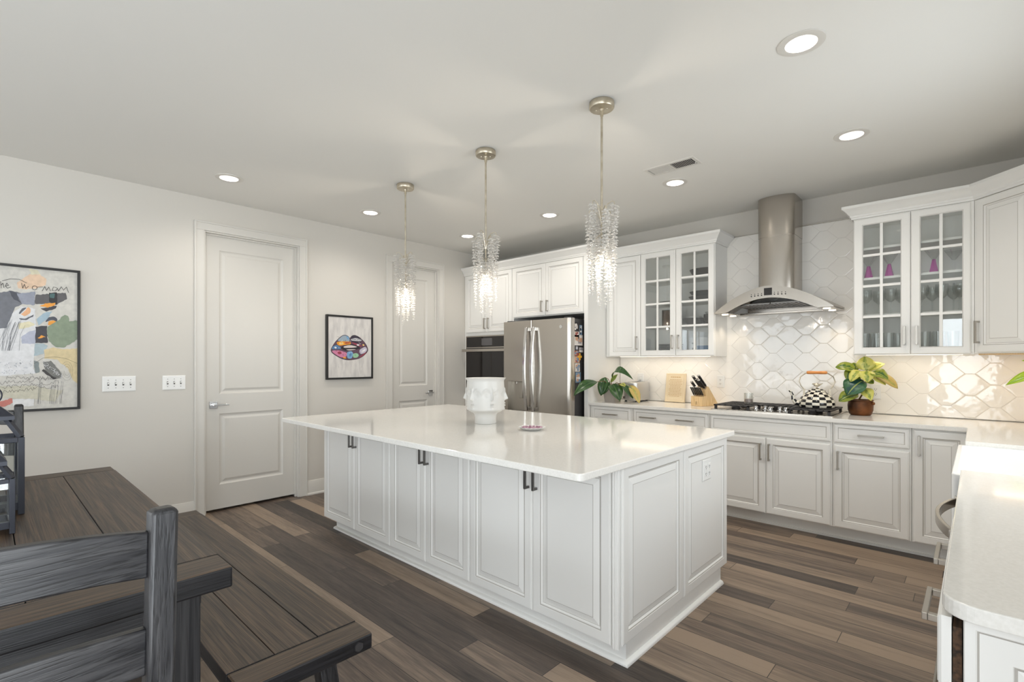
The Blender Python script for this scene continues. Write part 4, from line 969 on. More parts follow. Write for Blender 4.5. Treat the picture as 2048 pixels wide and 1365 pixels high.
for bx_, by_, tx, ty, wd, m, dy, dr in (
    (1180, 425, 1152, 228, .125, lf_var, .02, .1), (1215, 425, 1435, 330, .075, lf_var, .03, .25), (1255, 470, 1610, 668, .085, lf_dry, -.02, .3), (1260, 470, 1442, 622, .075, lf_var, -.05, .25),
    (1235, 445, 1480, 540, .090, lf_mid, -.08, .3), (1190, 425, 1185, 585, .105, lf_var, -.09, .35), (1040, 420, 752, 375, .100, lf_mid, -.03, .3), (1015, 435, 1005, 312, .07, lf_mid, .02, .2),
    (1000, 405, 925, 560, .085, lf_mid, -.05, .3), (1095, 420, 960, 575, .080, lf_var, -.08, .3), (1150, 460, 1020, 545, .075, lf_mid, -.06, .3), (1180, 560, 1280, 600, .06, lf_mid, -.03, .2),
    (1140, 555, 915, 765, .165, lf_blue, -.10, .3), (1070, 745, 800, 845, .115, lf_mid, -.08, .3), (1135, 660, 1245, 835, .085, lf_var, -.10, .3), (940, 650, 845, 655, .02, lf_mid, .0, .1)):
    leaf(r, pc, Z2(bx_, by_, YY+dy*.3), Z2(tx, ty, YY+dy), wd, m, dr)

# plant in the grey pot beside the refrigerator panel
pc = Vector((2.105, 4.470, 0.9105)); r = thing('potted_plant', 'rubber plant with big drooping leaves in a grey tapered pot', 'plant', pc)
mb = MB(); mb.loops([[(x*.80, y*.80, 0) for x, y in rounded(-.078, .078, -.078, .078, (.02,)*4)], [(x, y, .140) for x, y in rounded(-.078, .078, -.078, .078, (.02,)*4)], [(x*.88, y*.88, .140) for x, y in rounded(-.078, .078, -.078, .078, (.02,)*4)], [(x*.86, y*.86, .115) for x, y in rounded(-.078, .078, -.078, .078, (.02,)*4)]], cap1=True); mb.obj('pot', m_greypot, r)
mb = MB(); mb.box(-.064, .064, -.064, .064, .1152, .122); mb.obj('soil', m_soil, r, smooth=False)
Z1 = zoomed(1140, 620, 5.688); YY = 4.47
mb = MB(); s1 = Z1(470, 830, YY)-pc; mb.tube([(0, 0, .11), Vector((0, 0, .15)), s1], [.007, .006, .004], 8)
for q, yq in (((310, 820), -.17), ((400, 770), -.03), ((590, 855), -.02), ((690, 870), -.02)): mb.tube([s1*.8, s1.lerp(Z1(*q, YY+yq)-pc, .5)+Vector((0, 0, .012)), Z1(*q, YY+yq)-pc], [.004, .0035, .003], 6)
mb.obj('stem', m_stem, r)
for bx_, by_, tx, ty, wd, m, dy, dr in (
    (310, 818, 42, 980, .115, lf_dark, -.44, .3), (400, 768, 352, 980, .105, lf_dark, -.10, .25), (448, 825, 372, 965, .085, lf_dark, -.09, .3), (462, 830, 545, 735, .050, lf_mid, .02, .1),
    (480, 780, 718, 795, .085, lf_dark, -.02, .95), (485, 845, 565, 1040, .135, lf_dark, -.12, .3), (592, 855, 718, 1015, .080, lf_dark, -.08, .35), (680, 862, 790, 1068, .090, lf_dry, -.06, .35), (560, 850, 640, 880, .05, lf_var, -.05, .3)):
    leaf(r, pc, Z1(bx_, by_, YY+(-.17 if dy < -.4 else dy*.3)), Z1(tx, ty, YY+dy), wd, m, dr)

# plant on the sink counter corner: only leaf tips reach the frame
pc = Vector((5.27, 4.28, 0.9105)); r = thing('potted_plant', 'lime green leaves reaching in from a plant at the counter corner', 'plant', pc)
mb = MB(); mb.lathe([(0, 0), (.055, 0), (.075, .13), (.068, .13), (.062, .11), (0, .11)], seg=24, caps=(False, False)); mb.obj('pot', m_ceramic, r)
mb = MB(); mb.tube([(0, 0, .10), (-.01, 0, .25), (-.04, 0, .42)], [.008, .006, .004], 8); mb.obj('stem', m_stem, r)
leaf(r, pc, pc+Vector((-.03, 0, .38)), at(2011, 771, 1, 4.22), .075, lf_lime, .2)
leaf(r, pc, pc+Vector((-.03, 0, .40)), at(2043, 722, 1, 4.24), .075, lf_lime, .15)
leaf(r, pc, pc+Vector((-.03, 0, .40)), pc+Vector((.14, -.06, .45)), .08, lf_lime, .2)

# ------------------------------------------------------------------ things behind the glass doors
def lathe_thing(name, lab, cat, loc, prof, m, group=None, seg=28, sc=(1, 1)):
    mb = MB(); mb.lathe(prof, seg=seg, caps=(False, False)); o = mb.obj(name, m); o.location = loc; o.scale = (sc[0], sc[1], 1); return tag(o, lab, cat, group)
def bowl(R_, h, t=.006): return [(0, 0), (R_*.5, 0), (R_*.85, h*.45), (R_, h), (R_-t, h), (R_*.82, h*.5), (R_*.48, t), (0, t)]
def plate(R_, h=.018): return [(0, 0), (R_*.6, 0), (R_, h), (R_, h+.004), (R_*.6, .005), (0, .005)]
lathe_thing('serving_bowl', 'wide dark serving dish on the top right shelf, left of the hood', 'dish', (2.955, 4.765, 2.1425), bowl(.150, .075), m_darkdish, sc=(1, .85))
for k, lab in enumerate(('lower of two dark platters on the shelf under the wide dish', 'upper dark platter stacked on the shelf under the wide dish')):
    lathe_thing('dark_platter', lab, 'platter', (2.945, 4.765, 1.9125+.047*k), bowl(.150-.008*k, .045), m_darkdish, 'dark platters in the left glass cabinet', sc=(1, .85))
lathe_thing('grey_plate', 'thin grey plate on the third shelf up, behind the left glass door', 'plate', (2.60, 4.77, 1.9125), plate(.115, .016), m_greydish)
r = thing('dark_lantern_box', 'square dark canister glinting behind the left glass door', 'canister', (2.605, 4.775, 1.6835), radians(8))
mb = MB(); mb.box(-.075, .075, -.075, .075, 0, .165); mb.obj('box', m_darkdish, r, bevel=.004, smooth=False)
mb = MB(); mb.box(-.066, .066, -.0775, -.0752, .01, .155); mb.obj('front_face', mat('dark_mirror', rgb(90, 70, 56), .08, .9), r, smooth=False)
lathe_thing('dark_bowl', 'wide black bowl on the middle shelf behind the right glass door', 'bowl', (2.845, 4.75, 1.6835), bowl(.105, .066), m_darkdish)
lathe_thing('white_bowl', 'white bowl nested in the wide black bowl', 'bowl', (2.845, 4.75, 1.706), bowl(.075, .060), m_ceramic)
for k in range(3): lathe_thing('black_bowl', ('bottom', 'middle', 'top')[k]+' bowl of the small black stack behind the right glass door', 'bowl', (3.010, 4.76, 1.6835+k*.033), [(0, 0), (.062, 0), (.066, .004), (.066, .032), (.060, .032), (.06, .006), (0, .006)], m_darkdish, 'stacked black bowls')
lathe_thing('white_dish', 'small white dish on top of the black bowl stack', 'dish', (3.010, 4.76, 1.7825), bowl(.058, .022, .004), m_ceramic)
for k in range(7): lathe_thing('dark_plate', 'dark plate in the stack of seven at the bottom of the left glass cabinet', 'plate', (2.60, 4.765, 1.4135+k*.0125), plate(.128, .010), m_darkdish, 'dark plates in the bottom stack')
r = thing('reflection_block', 'white and blue stand-in for the window reflection on the bottom shelf behind the right glass door', 'box', (2.93, 4.77, 1.4135), 0)  # added block imitating the window's reflection in the glass door
mb = MB(); mb.box(-.11, .09, -.05, .06, 0, .15); mb.box(-.04, .09, -.0512, -.0501, .0, .07, 1); mb.box(-.09, -.06, -.0512, -.0501, .03, .05, 2); mb.box(-.09, -.06, -.0512, -.0501, .085, .10, 2); mb.obj('reflection_body', [flat('reflection_white', 222, 222, 222), flat('reflection_blue', 78, 108, 142), flat('reflection_grey', 150, 150, 150)], r, smooth=False)

def martini(purple=True):
    r = thing('martini_glass', 'purple-stemmed martini glass', 'glass')
    mb = MB(); mb.lathe([(0, .0965), (.012, .097), (.056, .170), (.0545, .170), (.011, .0995), (0, .099)], seg=28, caps=(False, False)); mb.obj('bowl', m_glass, r)
    if purple: mb = MB(); mb.lathe([(0, 0), (.030, 0), (.029, .004), (.0125, .086), (.0125, .090), (.009, .0965), (0, .0965)], seg=6); mb.obj('stem', m_purple, r, ang=20)
    else: mb = MB(); mb.lathe([(0, 0), (.036, 0), (.034, .003), (.006, .007), (.0045, .05), (.005, .0965), (0, .0965)], seg=20); mb.obj('stem', m_glass, r)
    return r
GR = 'stemware on the upper glass shelf'
p = martini(); zz = 1.9725
xs_ = [(at(1737, 555, 1, 4.70).x, 'purple-stemmed martini glass farthest left in the right-hand glass cabinet'), (at(1778.5, 545, 1, 4.70).x, 'purple-stemmed martini glass just left of the middle cabinet stile'), (at(1867.5, 535, 1, 4.70).x, 'purple-stemmed martini glass alone behind the right-hand door')]
for k, (x, lab) in enumerate(xs_):
    if k == 0: p.location = (x, 4.70, zz); tag(p, lab, None, GR)
    else: dup(p, (x, 4.70, zz), 0.3*k, lab, GR)
q = martini(False); q.location = (at(1908, 535, 1, 4.82).x, 4.82, zz); tag(q, 'clear-stemmed martini glass beside the purple one, farthest right', None, GR)
def wine(name='wine_glass'):
    r = thing(name, 'clear wine glass', 'glass')
    mb = MB(); mb.lathe([(0, .092), (.012, .094), (.034, .118), (.040, .150), (.036, .195), (.0348, .195), (.0385, .150), (.033, .120), (.011, .096), (0, .095)], seg=24, caps=(False, False)); mb.obj('bowl', m_glass, r)
    mb = MB(); mb.lathe([(0, 0), (.034, 0), (.032, .003), (.006, .006), (.004, .02), (.004, .085), (.009, .092), (0, .092)], seg=20); mb.obj('stem', m_glass, r)
    return r
wg = wine(); first = True
for x, y, lab in ((4.235, 4.70, 'front wine glass at the left end of the stemware shelf'), (4.30, 4.82, 'wine glass half behind the left door stile'), (4.385, 4.72, 'wine glass beside the middle door stile'), (4.435, 4.84, 'rear wine glass just left of the middle door stile'), (4.57, 4.70, 'front wine glass behind the right door, left pane'), (4.62, 4.83, 'rear wine glass behind the right door, left pane'), (4.68, 4.70, 'wine glass behind the right door muntin'), (4.74, 4.82, 'rear wine glass behind the right door, right pane'), (4.775, 4.70, 'wine glass at the right end of the stemware shelf')):
    if first: wg.location = (x, y, 1.6905); tag(wg, lab, None, 'wine glasses in the right-hand glass cabinet'); first = False
    else: dup(wg, (x, y, 1.6905), 0, lab, 'wine glasses in the right-hand glass cabinet')
tum = [(0, 0), (.030, 0), (.0355, .135), (.0335, .135), (.028, .010), (0, .010)]
base_t = None
for x, y, lab in ((4.225, 4.70, 'tumbler at the left end of the bottom glass shelf'), (4.265, 4.80, 'second tumbler from the left, set back'), (4.305, 4.70, 'tumbler just left of the left door muntin'), (4.375, 4.70, 'tumbler behind the left door, right pane, front'), (4.425, 4.80, 'tumbler set back behind the left door, right pane'), (4.585, 4.70, 'tumbler at the left of the right door'), (4.635, 4.80, 'set-back tumbler behind the right door, left pane'), (4.665, 4.70, 'tumbler beside the right door muntin'), (4.74, 4.72, 'tumbler farthest right on the bottom glass shelf')):
    if base_t is None: base_t = lathe_thing('tumbler', lab, 'glass', (x, y, 1.4135), tum, m_glass, 'tumblers on the bottom glass shelf', 22)
    else: o = base_t.copy(); C.objects.link(o); o.location = (x, y, 1.4135); o['label'] = lab

# ------------------------------------------------------------------ on the island
def faces(a, z):
    # six stylised faces around the bowl: brow arcs, closed lids, nose ridge, lips
    per = pi/3; u = ((a-radians(-55)) % per)-per/2; x = u*.13
    t = z-.075; d = 0
    g = lambda v, c, s: math.exp(-((v-c)/s)**2)
    d += .020*(g(x, 0, .0052+.05*max(0, .125-t))*max(.25, min(1, (.170-t)/.075)))*(1 if t > .097 else max(0, 1-(.097-t)/.006))*max(0, min(1, (t-.088)/.004)) if .085 < t < .18 else 0
    br = .166-.030*((abs(x)-.034)/.034)**2
    d += .0055*g(t, br, .0045)*(1 if abs(x) > .004 else 0)
    d -= .007*g(abs(x), .032, .016)*g(t, .135, .014)
    d += .005*g(abs(x), .032, .013)*g(t, .137, .006)
    d += .0075*g(x, 0, .019)*(g(t, .069, .005)+1.05*g(t, .055, .006)); d -= .003*g(x, 0, .022)*g(t, .062, .002)
    d += .005*g(x, 0, .02)*g(t, .028, .013)
    return d
r = thing('face_vase', 'white ceramic vase moulded with several faces on the island', 'vase', (2.42, 2.345, 0.9105), 0)
prof = [(0, 0), (.070, 0), (.073, .004), (.072, .040), (.076, .062), (.083, .074), (.100, .082), (.118, .094)]
prof += [(.126+.004*sin(pi*k/26), .100+.195*k/26) for k in range(0, 40) if .100+.195*k/26 < .305]
prof = [p_ for p_ in prof]; zt = prof[-1][1]
prof += [(.131, .312), (.136, .3185), (.139, .322), (.134, .322), (.124, .31), (.118, .20), (.11, .12), (0, .10)]
rel = lambda a, z: faces(a, z) if .095 < z < .30 else 0
mb = MB(); inner = False
out = [p_ for p_ in prof[:-5]]; rings = []
seg = 216
mb.lathe(out, seg=seg, fn=lambda a, z: 1.45*rel(a, z), caps=(False, False)); mb.lathe(prof[-6:], seg=seg, caps=(False, False)); mb.obj('body', m_ceramic, r, ang=75).scale = (1, 1, .96)
# small scalloped dish
r = thing('trinket_dish', 'small white scalloped dish with a pink glazed centre on the island', 'dish', (2.868, 2.312, 0.9105), 0)
mb = MB(); scal = lambda a, z: .0035*cos(a*18) if z > .006 else 0
mb.lathe([(0, 0), (.045, 0), (.066, .010), (.082, .018), (.080, .020), (.064, .013), (.0, .006)], seg=144, fn=scal, caps=(False, False)); di = mb.obj('dish', m_ceramic, r)
mb = MB(); rnd = random.Random(5)
for k in range(15):
    a = 2*pi*k/15; mb.ball((.055*cos(a), .055*sin(a), .0165), .0095, 8, 0, (1, 1, .55))
for k in range(9):
    a = 2*pi*k/9+.2; mb.ball((.030*cos(a), .030*sin(a), .0125), .010, 8, 0, (1, 1, .5))
mb.ball((0, 0, .012), .010, 8, 0, (1, 1, .5)); mb.obj('glazed_petals', m_pink, r)

# ================================================================== ceiling fixtures
LIGHTS = [(4.296, 2.479, 'nearest recessed light, above the island end and cooktop side'), (4.294, 3.70, 'recessed light near the corner wall cabinets'), (3.127, 3.733, 'recessed light just beside the ceiling vent'),
          (1.860, 3.735, 'recessed light between the middle and nearest pendants'), (0.684, 3.730, 'recessed light in the corner above the oven cabinet'), (0.674, 2.513, 'recessed light over the framed lips picture'), (0.669, 1.297, 'recessed light above the nearer white door, farthest left')]
rl = None
for x, y, lab in LIGHTS:
    lamp('recessed_glow', 'SPOT', (x, y, CH+0.028), (0, 0, 0), 16, (1, .93, .84), spot_size=radians(158), spot_blend=0.7, shadow_soft_size=0.04)
    if rl is None:
        rl = thing('recessed_light', lab, 'ceiling light', (x, y, CH), 0, 'round recessed ceiling lights')
        mb = MB(); mb.lathe([(.062, -.0005), (.095, -.0005), (.094, -.004), (.070, -.007), (.0625, -.005), (.062, .0)], seg=40, caps=(False, False)); mb.obj('trim_ring', m_trim, rl)
        mb = MB(); mb.lathe([(.0622, 0), (.060, .01), (.050, .050)], seg=40, caps=(False, False)); mb.obj('baffle', m_trim, rl)
        mb = MB(); mb.lathe([(0, .050), (.052, .050), (.052, .054), (0, .054)], seg=30); mb.obj('lens', m_lens, rl)
    else: dup(rl, (x, y, CH), 0, lab)
# ceiling vent
r = thing('ceiling_vent', 'white louvred ceiling vent beside a recessed light', 'vent', (3.255, 3.412, CH), 0)
w, h = .376, .163
mb = MB(); mb.nest((-w/2, w/2, -h/2, h/2), [(0, 0, 0), (.004, -.005, 0), (.022, -.007, 0), (.024, -.003, 0), (.024, -.0008, 0)], cap=False)
for v in mb.bm.verts: v.co = Vector((v.co.x, v.co.z, v.co.y))
mb.obj('vent_frame', m_trim, r, ang=20)
mb = MB(); mb.box(-w/2+.02, w/2-.02, -h/2+.02, h/2-.02, -.0009, -.0003); mb.obj('duct_shade_sheet', m_slot, r, smooth=False)  # dark sheet painted as the shade inside the duct
mb = MB(); mb.box(-.008, .008, -h/2+.023, h/2-.023, -.007, -.001)
for s_ in (-1, 1):
    for k in range(11):
        x = s_*(.018+.0132*k); mb.bar((x, -h/2+.024, -.0045), (x, h/2-.024, -.0045), .0085, .0012, 0, (s_*.75, 0, .66))
mb.obj('louvre', m_trim, r, smooth=False); mb = MB(); mb.tube([(.165, .02, -.007), (.165, .02, -.014)], .004, 8); mb.obj('damper_lever', m_trim, r)

# crystal pendants
def strand(top, n, r0, r1, seed):
    rnd = random.Random(seed); mb = MB(); x, y, z = top; st = .0185
    for k in range(n):
        t = k/(n-1); rr = r0+(r1-r0)*t**1.2; zz = z-k*st
        m_ = 7 if rr > .016 else 5
        for q in range(m_):
            a = 2*pi*q/m_+k*.8+rnd.uniform(-.35, .35); L_ = rr*rnd.uniform(.8, 1.12); w_ = max(.0048, rr*.36)
            c = Vector((x+cos(a)*L_*.55, y+sin(a)*L_*.55, zz+rnd.uniform(-.005, .005))); d = Vector((cos(a), sin(a), rnd.uniform(-.75, .25))).normalized(); s_ = Vector((-sin(a), cos(a), 0)); u_ = d.cross(s_)
            P = [c-d*L_*.45, c+d*L_*.5, c+s_*w_, c-s_*w_, c+u_*w_*.55, c-u_*w_*.55]; V = [mb.bm.verts.new(p) for p in P]
            for a_ in (0, 1):
                for i, j in ((2, 4), (4, 3), (3, 5), (5, 2)): mb.bm.faces.new((V[a_], V[i], V[j]))
    mb.tube([(x, y, z+.02), (x, y, z-n*st)], .0008, 5)
    return mb
PX = [(3.372, 2.308, 'nearest crystal pendant over the island, in front of the wall cabinets', .35, 0), (2.461, 2.308, 'middle crystal pendant, hanging as three slim crystal columns before the fridge', .785, 1), (1.531, 2.312, 'farthest crystal pendant, in front of the smaller white door', .2, 2)]
pd = None
for x, y, lab, rz, idx in PX:
    if pd is None:
        pd = thing('pendant_light', lab, 'pendant light', (x, y, CH), rz, 'crystal pendants over the island')
        mb = MB(); mb.lathe([(0, -.001), (.066, -.001), (.068, -.006), (.068, -.030), (.064, -.036), (.012, -.038), (.010, -.048), (0, -.048)], seg=36)
        for s_ in (-1, 1): mb.ball((s_*.03, 0, -.038), .004, 8)
        mb.obj('canopy', m_gold, pd)
        mb = MB(); mb.tube([(0, 0, -.045), (0, 0, -.585)], .0062, 10); mb.tube([(0, 0, -.585), (0, 0, -.80)], .0045, 8); mb.tube([(0, 0, -.045), (0, 0, -.075)], .009, 10); mb.obj('rod', m_gold, pd)
        tops = []
        for k in range(6):
            a = 2*pi*k/6; R_ = .070; tops.append((R_*cos(a), R_*sin(a), -.575-(.035 if k % 2 else 0)))
        mb = MB()
        for tx, ty, tz in tops:
            mb.tube([(0, 0, -.665), (tx*.15, ty*.15, -.63), (tx*.45, ty*.45, tz+.018), (tx*.8, ty*.8, tz+.032), (tx*.98, ty*.98, tz+.026), (tx, ty, tz+.012)], .0026, 6)
        for k in range(3):
            a = 2*pi*k/3+.5; mb.tube([(0, 0, -.74), (.018*cos(a), .018*sin(a), -.72), (.045*cos(a), .045*sin(a), -.735)], .0022, 6)
        mb.obj('branch_arm', m_gold, pd)
        for k, tp in enumerate(tops): strand(tp, 24+(k % 3)*2, .028, .009, k).obj('crystal_strand', m_crystal, pd, smooth=False)
        for k in range(3):
            a = 2*pi*k/3+.5; strand((.030*cos(a), .030*sin(a), -.76), 16+k*2, .026, .008, 20+k).obj('crystal_strand', m_crystal, pd, smooth=False)
        mb = MB(); mb.tube([(0, 0, -.795), (0, 0, -.83)], .010, 12); mb.obj('lamp_socket', m_gold, pd)
        mb = MB(); mb.lathe([(0, -.831), (.007, -.832), (.011, -.85), (.009, -.864), (.003, -.880), (0, -.882)], seg=16); mb.obj('bulb', m_bulb, pd)
    else: dup(pd, (x, y, CH), rz, lab)
    lamp('pendant_glow', 'POINT', (x, y, CH-.93), energy=3.5, color=(1, .88, .73), shadow_soft_size=.012)

# ================================================================== pictures on the left wall
def ribbon(mb, pts, wd, X, m, px):
    P = [at(px[0]+a/px[2], px[1]+b/px[2], 0, X) for a, b in pts]
    for a, b in zip(P, P[1:]):
        d = Vector((0, b.y-a.y, b.z-a.z)); 
        if d.length < 1e-5: continue
        d.normalize(); n = Vector((0, -d.z, d.y))*wd/2
        mb.face([a-n-d*wd*.3, b-n+d*wd*.3, b+n+d*wd*.3, a+n-d*wd*.3], m)
def patch(mb, pts, X, m, px, smooth=2):
    for _ in range(smooth):
        q = []
        for (a, b), (c, d) in zip(pts, pts[1:]+pts[:1]): q += [(a*.8+c*.2, b*.8+d*.2), (a*.2+c*.8, b*.2+d*.8)]
        pts = q
    mb.face([at(px[0]+a/px[2], px[1]+b/px[2], 0, X) for a, b in pts], m)
def frame_box(root, y0, y1, z0, z1, wd, X0, X1, m):
    mb = MB(); mb.box(X0, X1, y0, y1, z0, z0+wd); mb.box(X0, X1, y0, y1, z1-wd, z1); mb.box(X0, X1, y0, y0+wd, z0+wd, z1-wd); mb.box(X0, X1, y1-wd, y1, z0+wd, z1-wd)
    mb.obj('frame', m, root, bevel=.0015, smooth=False)
r = thing('framed_painting', 'large black-framed abstract painting with scrawled writing on the left wall', 'painting')
Y0, Y1, Z0, Z1 = -.31, .496, .980, 2.002; frame_box(r, Y0, Y1, Z0, Z1, .016, .001, .026, m_blackframe)
PC = [(206, 203, 196), (226, 196, 168), (216, 210, 184), (112, 114, 122), (150, 154, 168), (76, 78, 88), (92, 90, 92), (40, 38, 40), (70, 104, 104), (236, 160, 60), (62, 60, 66), (220, 220, 222), (232, 178, 134), (96, 98, 106), (222, 214, 182), (180, 184, 200), (160, 182, 196), (134, 148, 126), (168, 184, 190), (214, 196, 154), (114, 114, 110), (130, 138, 138), (202, 198, 180), (198, 122, 110), (60, 56, 54), (226, 226, 226)]
pm = []
for i, c in enumerate(PC):
    q = mat('paint_%d' % i, rgb(*c), .5)
    f = .95; noisecol(q, rgb(*[int(v*f) for v in c]), rgb(*[min(255, int(v*1.03)) for v in c]), 38, .3, .7, 5)
    pm.append(q)
ZK = (0, 520, 4.406); mb = MB(); xx = [.0122]
prnd = random.Random(21)
def pp(m, pts):
    xx[0] += .00006; q = []
    for (a, b), (c, d) in zip(pts, pts[1:]+pts[:1]):
        k = max(1, int(math.hypot(c-a, d-b)/16))
        q += [(a+(c-a)*i/k+prnd.uniform(-4, 4), b+(d-b)*i/k+prnd.uniform(-4, 4)) for i in range(k)]
    patch(mb, q, xx[0], m, ZK, 1)
cv = MB(); cv.box(.002, .012, Y0+.012, Y1-.012, Z0+.012, Z1-.012); cv = cv.obj('canvas', pm[0], r, smooth=False)
pp(1, [(150, 200), (260, 130), (330, 110), (410, 170), (400, 220), (330, 250), (230, 260), (160, 250)]); pp(2, [(260, 80), (330, 90), (360, 130), (270, 130)])
pp(3, [(-400, 300), (0, 290), (100, 270), (200, 300), (310, 280), (305, 400), (200, 390), (130, 420), (110, 470), (60, 600), (-300, 640)]); pp(4, [(150, 300), (310, 280), (300, 400), (190, 390)]); pp(5, [(80, 270), (150, 290), (160, 350), (190, 380), (120, 350)])
pp(6, [(310, 310), (430, 300), (580, 290), (590, 350), (520, 380), (500, 400), (420, 390), (310, 390)]); pp(7, [(435, 290), (505, 290), (505, 400), (435, 370)]); pp(8, [(435, 300), (480, 300), (475, 340), (440, 335)])
pp(9, [(350, 410), (400, 385), (490, 378), (480, 405), (420, 420)]); pp(10, [(355, 430), (420, 420), (500, 400), (490, 430), (410, 455)])
pp(11, [(-300, 640), (60, 600), (110, 470), (190, 410), (310, 430), (318, 600), (310, 740), (290, 960), (320, 1000), (-300, 1050)])
pp(12, [(185, 480), (250, 415), (270, 430), (265, 470), (210, 500)]); pp(13, [(160, 470), (200, 430), (235, 420), (200, 455), (180, 475)]); pp(13, [(160, 515), (220, 520), (300, 480), (290, 500), (230, 535), (180, 530)]); pp(14, [(165, 560), (260, 540), (310, 570), (250, 600), (165, 610)])
pp(15, [(185, 680), (260, 630), (315, 620), (312, 740), (195, 740)]); pp(16, [(325, 520), (380, 470), (460, 450), (420, 520), (340, 580)]); pp(5, [(400, 550), (430, 505), (480, 500), (505, 525), (500, 550), (470, 530), (430, 540)]); pp(9, [(420, 575), (430, 540), (470, 530), (498, 545), (485, 570)])
pp(10, [(312, 590), (415, 580), (420, 735), (312, 735)]); pp(9, [(330, 690), (360, 665), (405, 680), (350, 695)])
pp(17, [(420, 590), (500, 540), (570, 485), (605, 500), (610, 540), (680, 535), (683, 700), (640, 730), (560, 775), (490, 770), (430, 720), (410, 640)]); pp(18, [(310, 740), (380, 740), (420, 760), (380, 830), (300, 850)])
pp(19, [(390, 790), (470, 770), (560, 790), (683, 780), (683, 1090), (640, 1060), (600, 960), (500, 880), (390, 870)]); pp(20, [(380, 900), (450, 890), (540, 1000), (540, 1040), (480, 1050), (400, 970)]); pp(24, [(380, 960), (500, 1050), (470, 1055), (370, 980)]); pp(21, [(295, 890), (340, 900), (350, 990), (310, 1000)])
pp(22, [(-200, 1120), (300, 1110), (440, 1140), (560, 1150), (480, 1250), (300, 1230), (-200, 1210)]); pp(25, [(110, 1230), (300, 1225), (300, 1290), (115, 1294)]); pp(23, [(-200, 1270), (0, 1250), (110, 1220), (115, 1260), (40, 1296), (-200, 1296)])
mb.obj('paint_patches', pm, cv, smooth=False)
mb = MB(); K = 24; o_ = [(305+22*cos(pi*k/6), 247+18*sin(pi*k/6)) for k in range(13)]
for s_ in ([(-30, 180), (-25, 250)], [(-45, 205), (-8, 198)], [(5, 190), (10, 250)], [(8, 225), (25, 205), (35, 245)], [(45, 232), (75, 225), (60, 205), (48, 230), (65, 250), (95, 240)], [(20, 185), (90, 168), (170, 172), (235, 205)], [(190, 205), (200, 250), (215, 215), (228, 252), (250, 235)], o_, [(325, 240), (380, 240)], [(372, 275), (395, 235), (410, 270), (430, 240), (445, 275)], [(500, 245), (470, 240), (460, 270), (490, 275), (505, 250), (515, 275)], [(515, 275), (540, 238), (560, 268), (585, 240), (605, 290)]):
    ribbon(mb, s_, .0028, .0150, K, ZK)
rnd = random.Random(11)
for k in range(16): a = rnd.uniform(0, 160); ribbon(mb, [(a+60, 540+rnd.uniform(-20, 40)), (a+20, 660), (a+rnd.uniform(-50, 20), 800)], .0012, .0151, 13, ZK)
for yy in (1040, 1090, 1130, 1165):
    x = rnd.uniform(-20, 60); pts = []
    while x < 520: pts.append((x, yy+rnd.uniform(-18, 18)-(.10*x if yy > 1050 else 0))); x += rnd.uniform(6, 16)
    ribbon(mb, pts, .0013, .0151, K, ZK)
for k in range(14): a = rnd.uniform(330, 600); ribbon(mb, [(a, 1120+rnd.uniform(-60, 20)), (a-14, 1200), (a-rnd.uniform(10, 30), 1270)], .0010, .0152, 13, ZK)
for rr in (40, 60, 85): ribbon(mb, [(590+rr*cos(pi*k/8)*.6, 980+rr*sin(pi*k/8)) for k in range(-6, 9)], .0010, .0152, 20, ZK)
ribbon(mb, [(300, 915), (380, 865), (480, 855), (580, 870), (683, 915)], .0014, .0152, K, ZK)
for k in range(60):
    a, b = rnd.uniform(380, 545), 0; b = 900+(a-380)*.75+rnd.uniform(-10, 26); ribbon(mb, [(a, b), (a+rnd.uniform(-12, 12), b+rnd.uniform(-12, 12))], .0022, .0153, 11, ZK)
for k in range(90):
    a, b = rnd.uniform(0, 310), rnd.uniform(880, 1020); ribbon(mb, [(a, b), (a+rnd.uniform(-10, 10), b+rnd.uniform(-10, 10))], .0018, .0153, rnd.choice((11, 3, 25, 4)), ZK)
mb.obj('lettering', pm, cv, smooth=False)

r = thing('framed_print', 'black-framed print of graffiti-covered lips between the two doors', 'picture')
Y0, Y1, Z0, Z1 = 2.398, 2.930, 1.143, 1.812; frame_box(r, Y0, Y1, Z0, Z1, .018, .001, .034, m_blackframe)
q = mat('lips_canvas', rgb(210, 206, 203), .6); noisecol(q, rgb(196, 192, 190), rgb(216, 212, 208), 9, .35, .6, 4, (1, 3, .7))
cv = MB(); cv.box(.002, .026, Y0+.020, Y1-.020, Z0+.020, Z1-.020); cv = cv.obj('canvas', q, r, smooth=False)
LC = [(96, 70, 86), (232, 156, 46), (150, 166, 180), (52, 44, 60), (84, 128, 170), (38, 33, 40), (208, 198, 194), (206, 128, 160), (116, 160, 198), (150, 196, 158), (150, 58, 76), (194, 188, 204), (232, 230, 232), (180, 90, 60), (236, 196, 120)]
lm = [mat('print_ink_%d' % i, rgb(*c), .5) for i, c in enumerate(LC)]
ZL = (640, 615, 8.809); mb = MB(); xl = [.0262]
def pl_(m, pts): xl[0] += .00005; patch(mb, pts, xl[0], m, ZL)
pl_(5, [(183, 747), (258, 616), (338, 535), (399, 491), (450, 486), (500, 509), (525, 545), (560, 499), (610, 486), (682, 515), (763, 586), (824, 668), (850, 746), (834, 794), (762, 866), (682, 911), (560, 931), (480, 934), (378, 911), (277, 855), (205, 804)])
pl_(0, [(190, 745), (262, 622), (340, 543), (402, 499), (450, 494), (498, 516), (525, 553), (562, 507), (610, 494), (678, 522), (758, 592), (818, 670), (842, 745), (828, 788), (758, 858), (680, 903), (560, 922), (480, 925), (380, 903), (282, 848), (212, 798)])
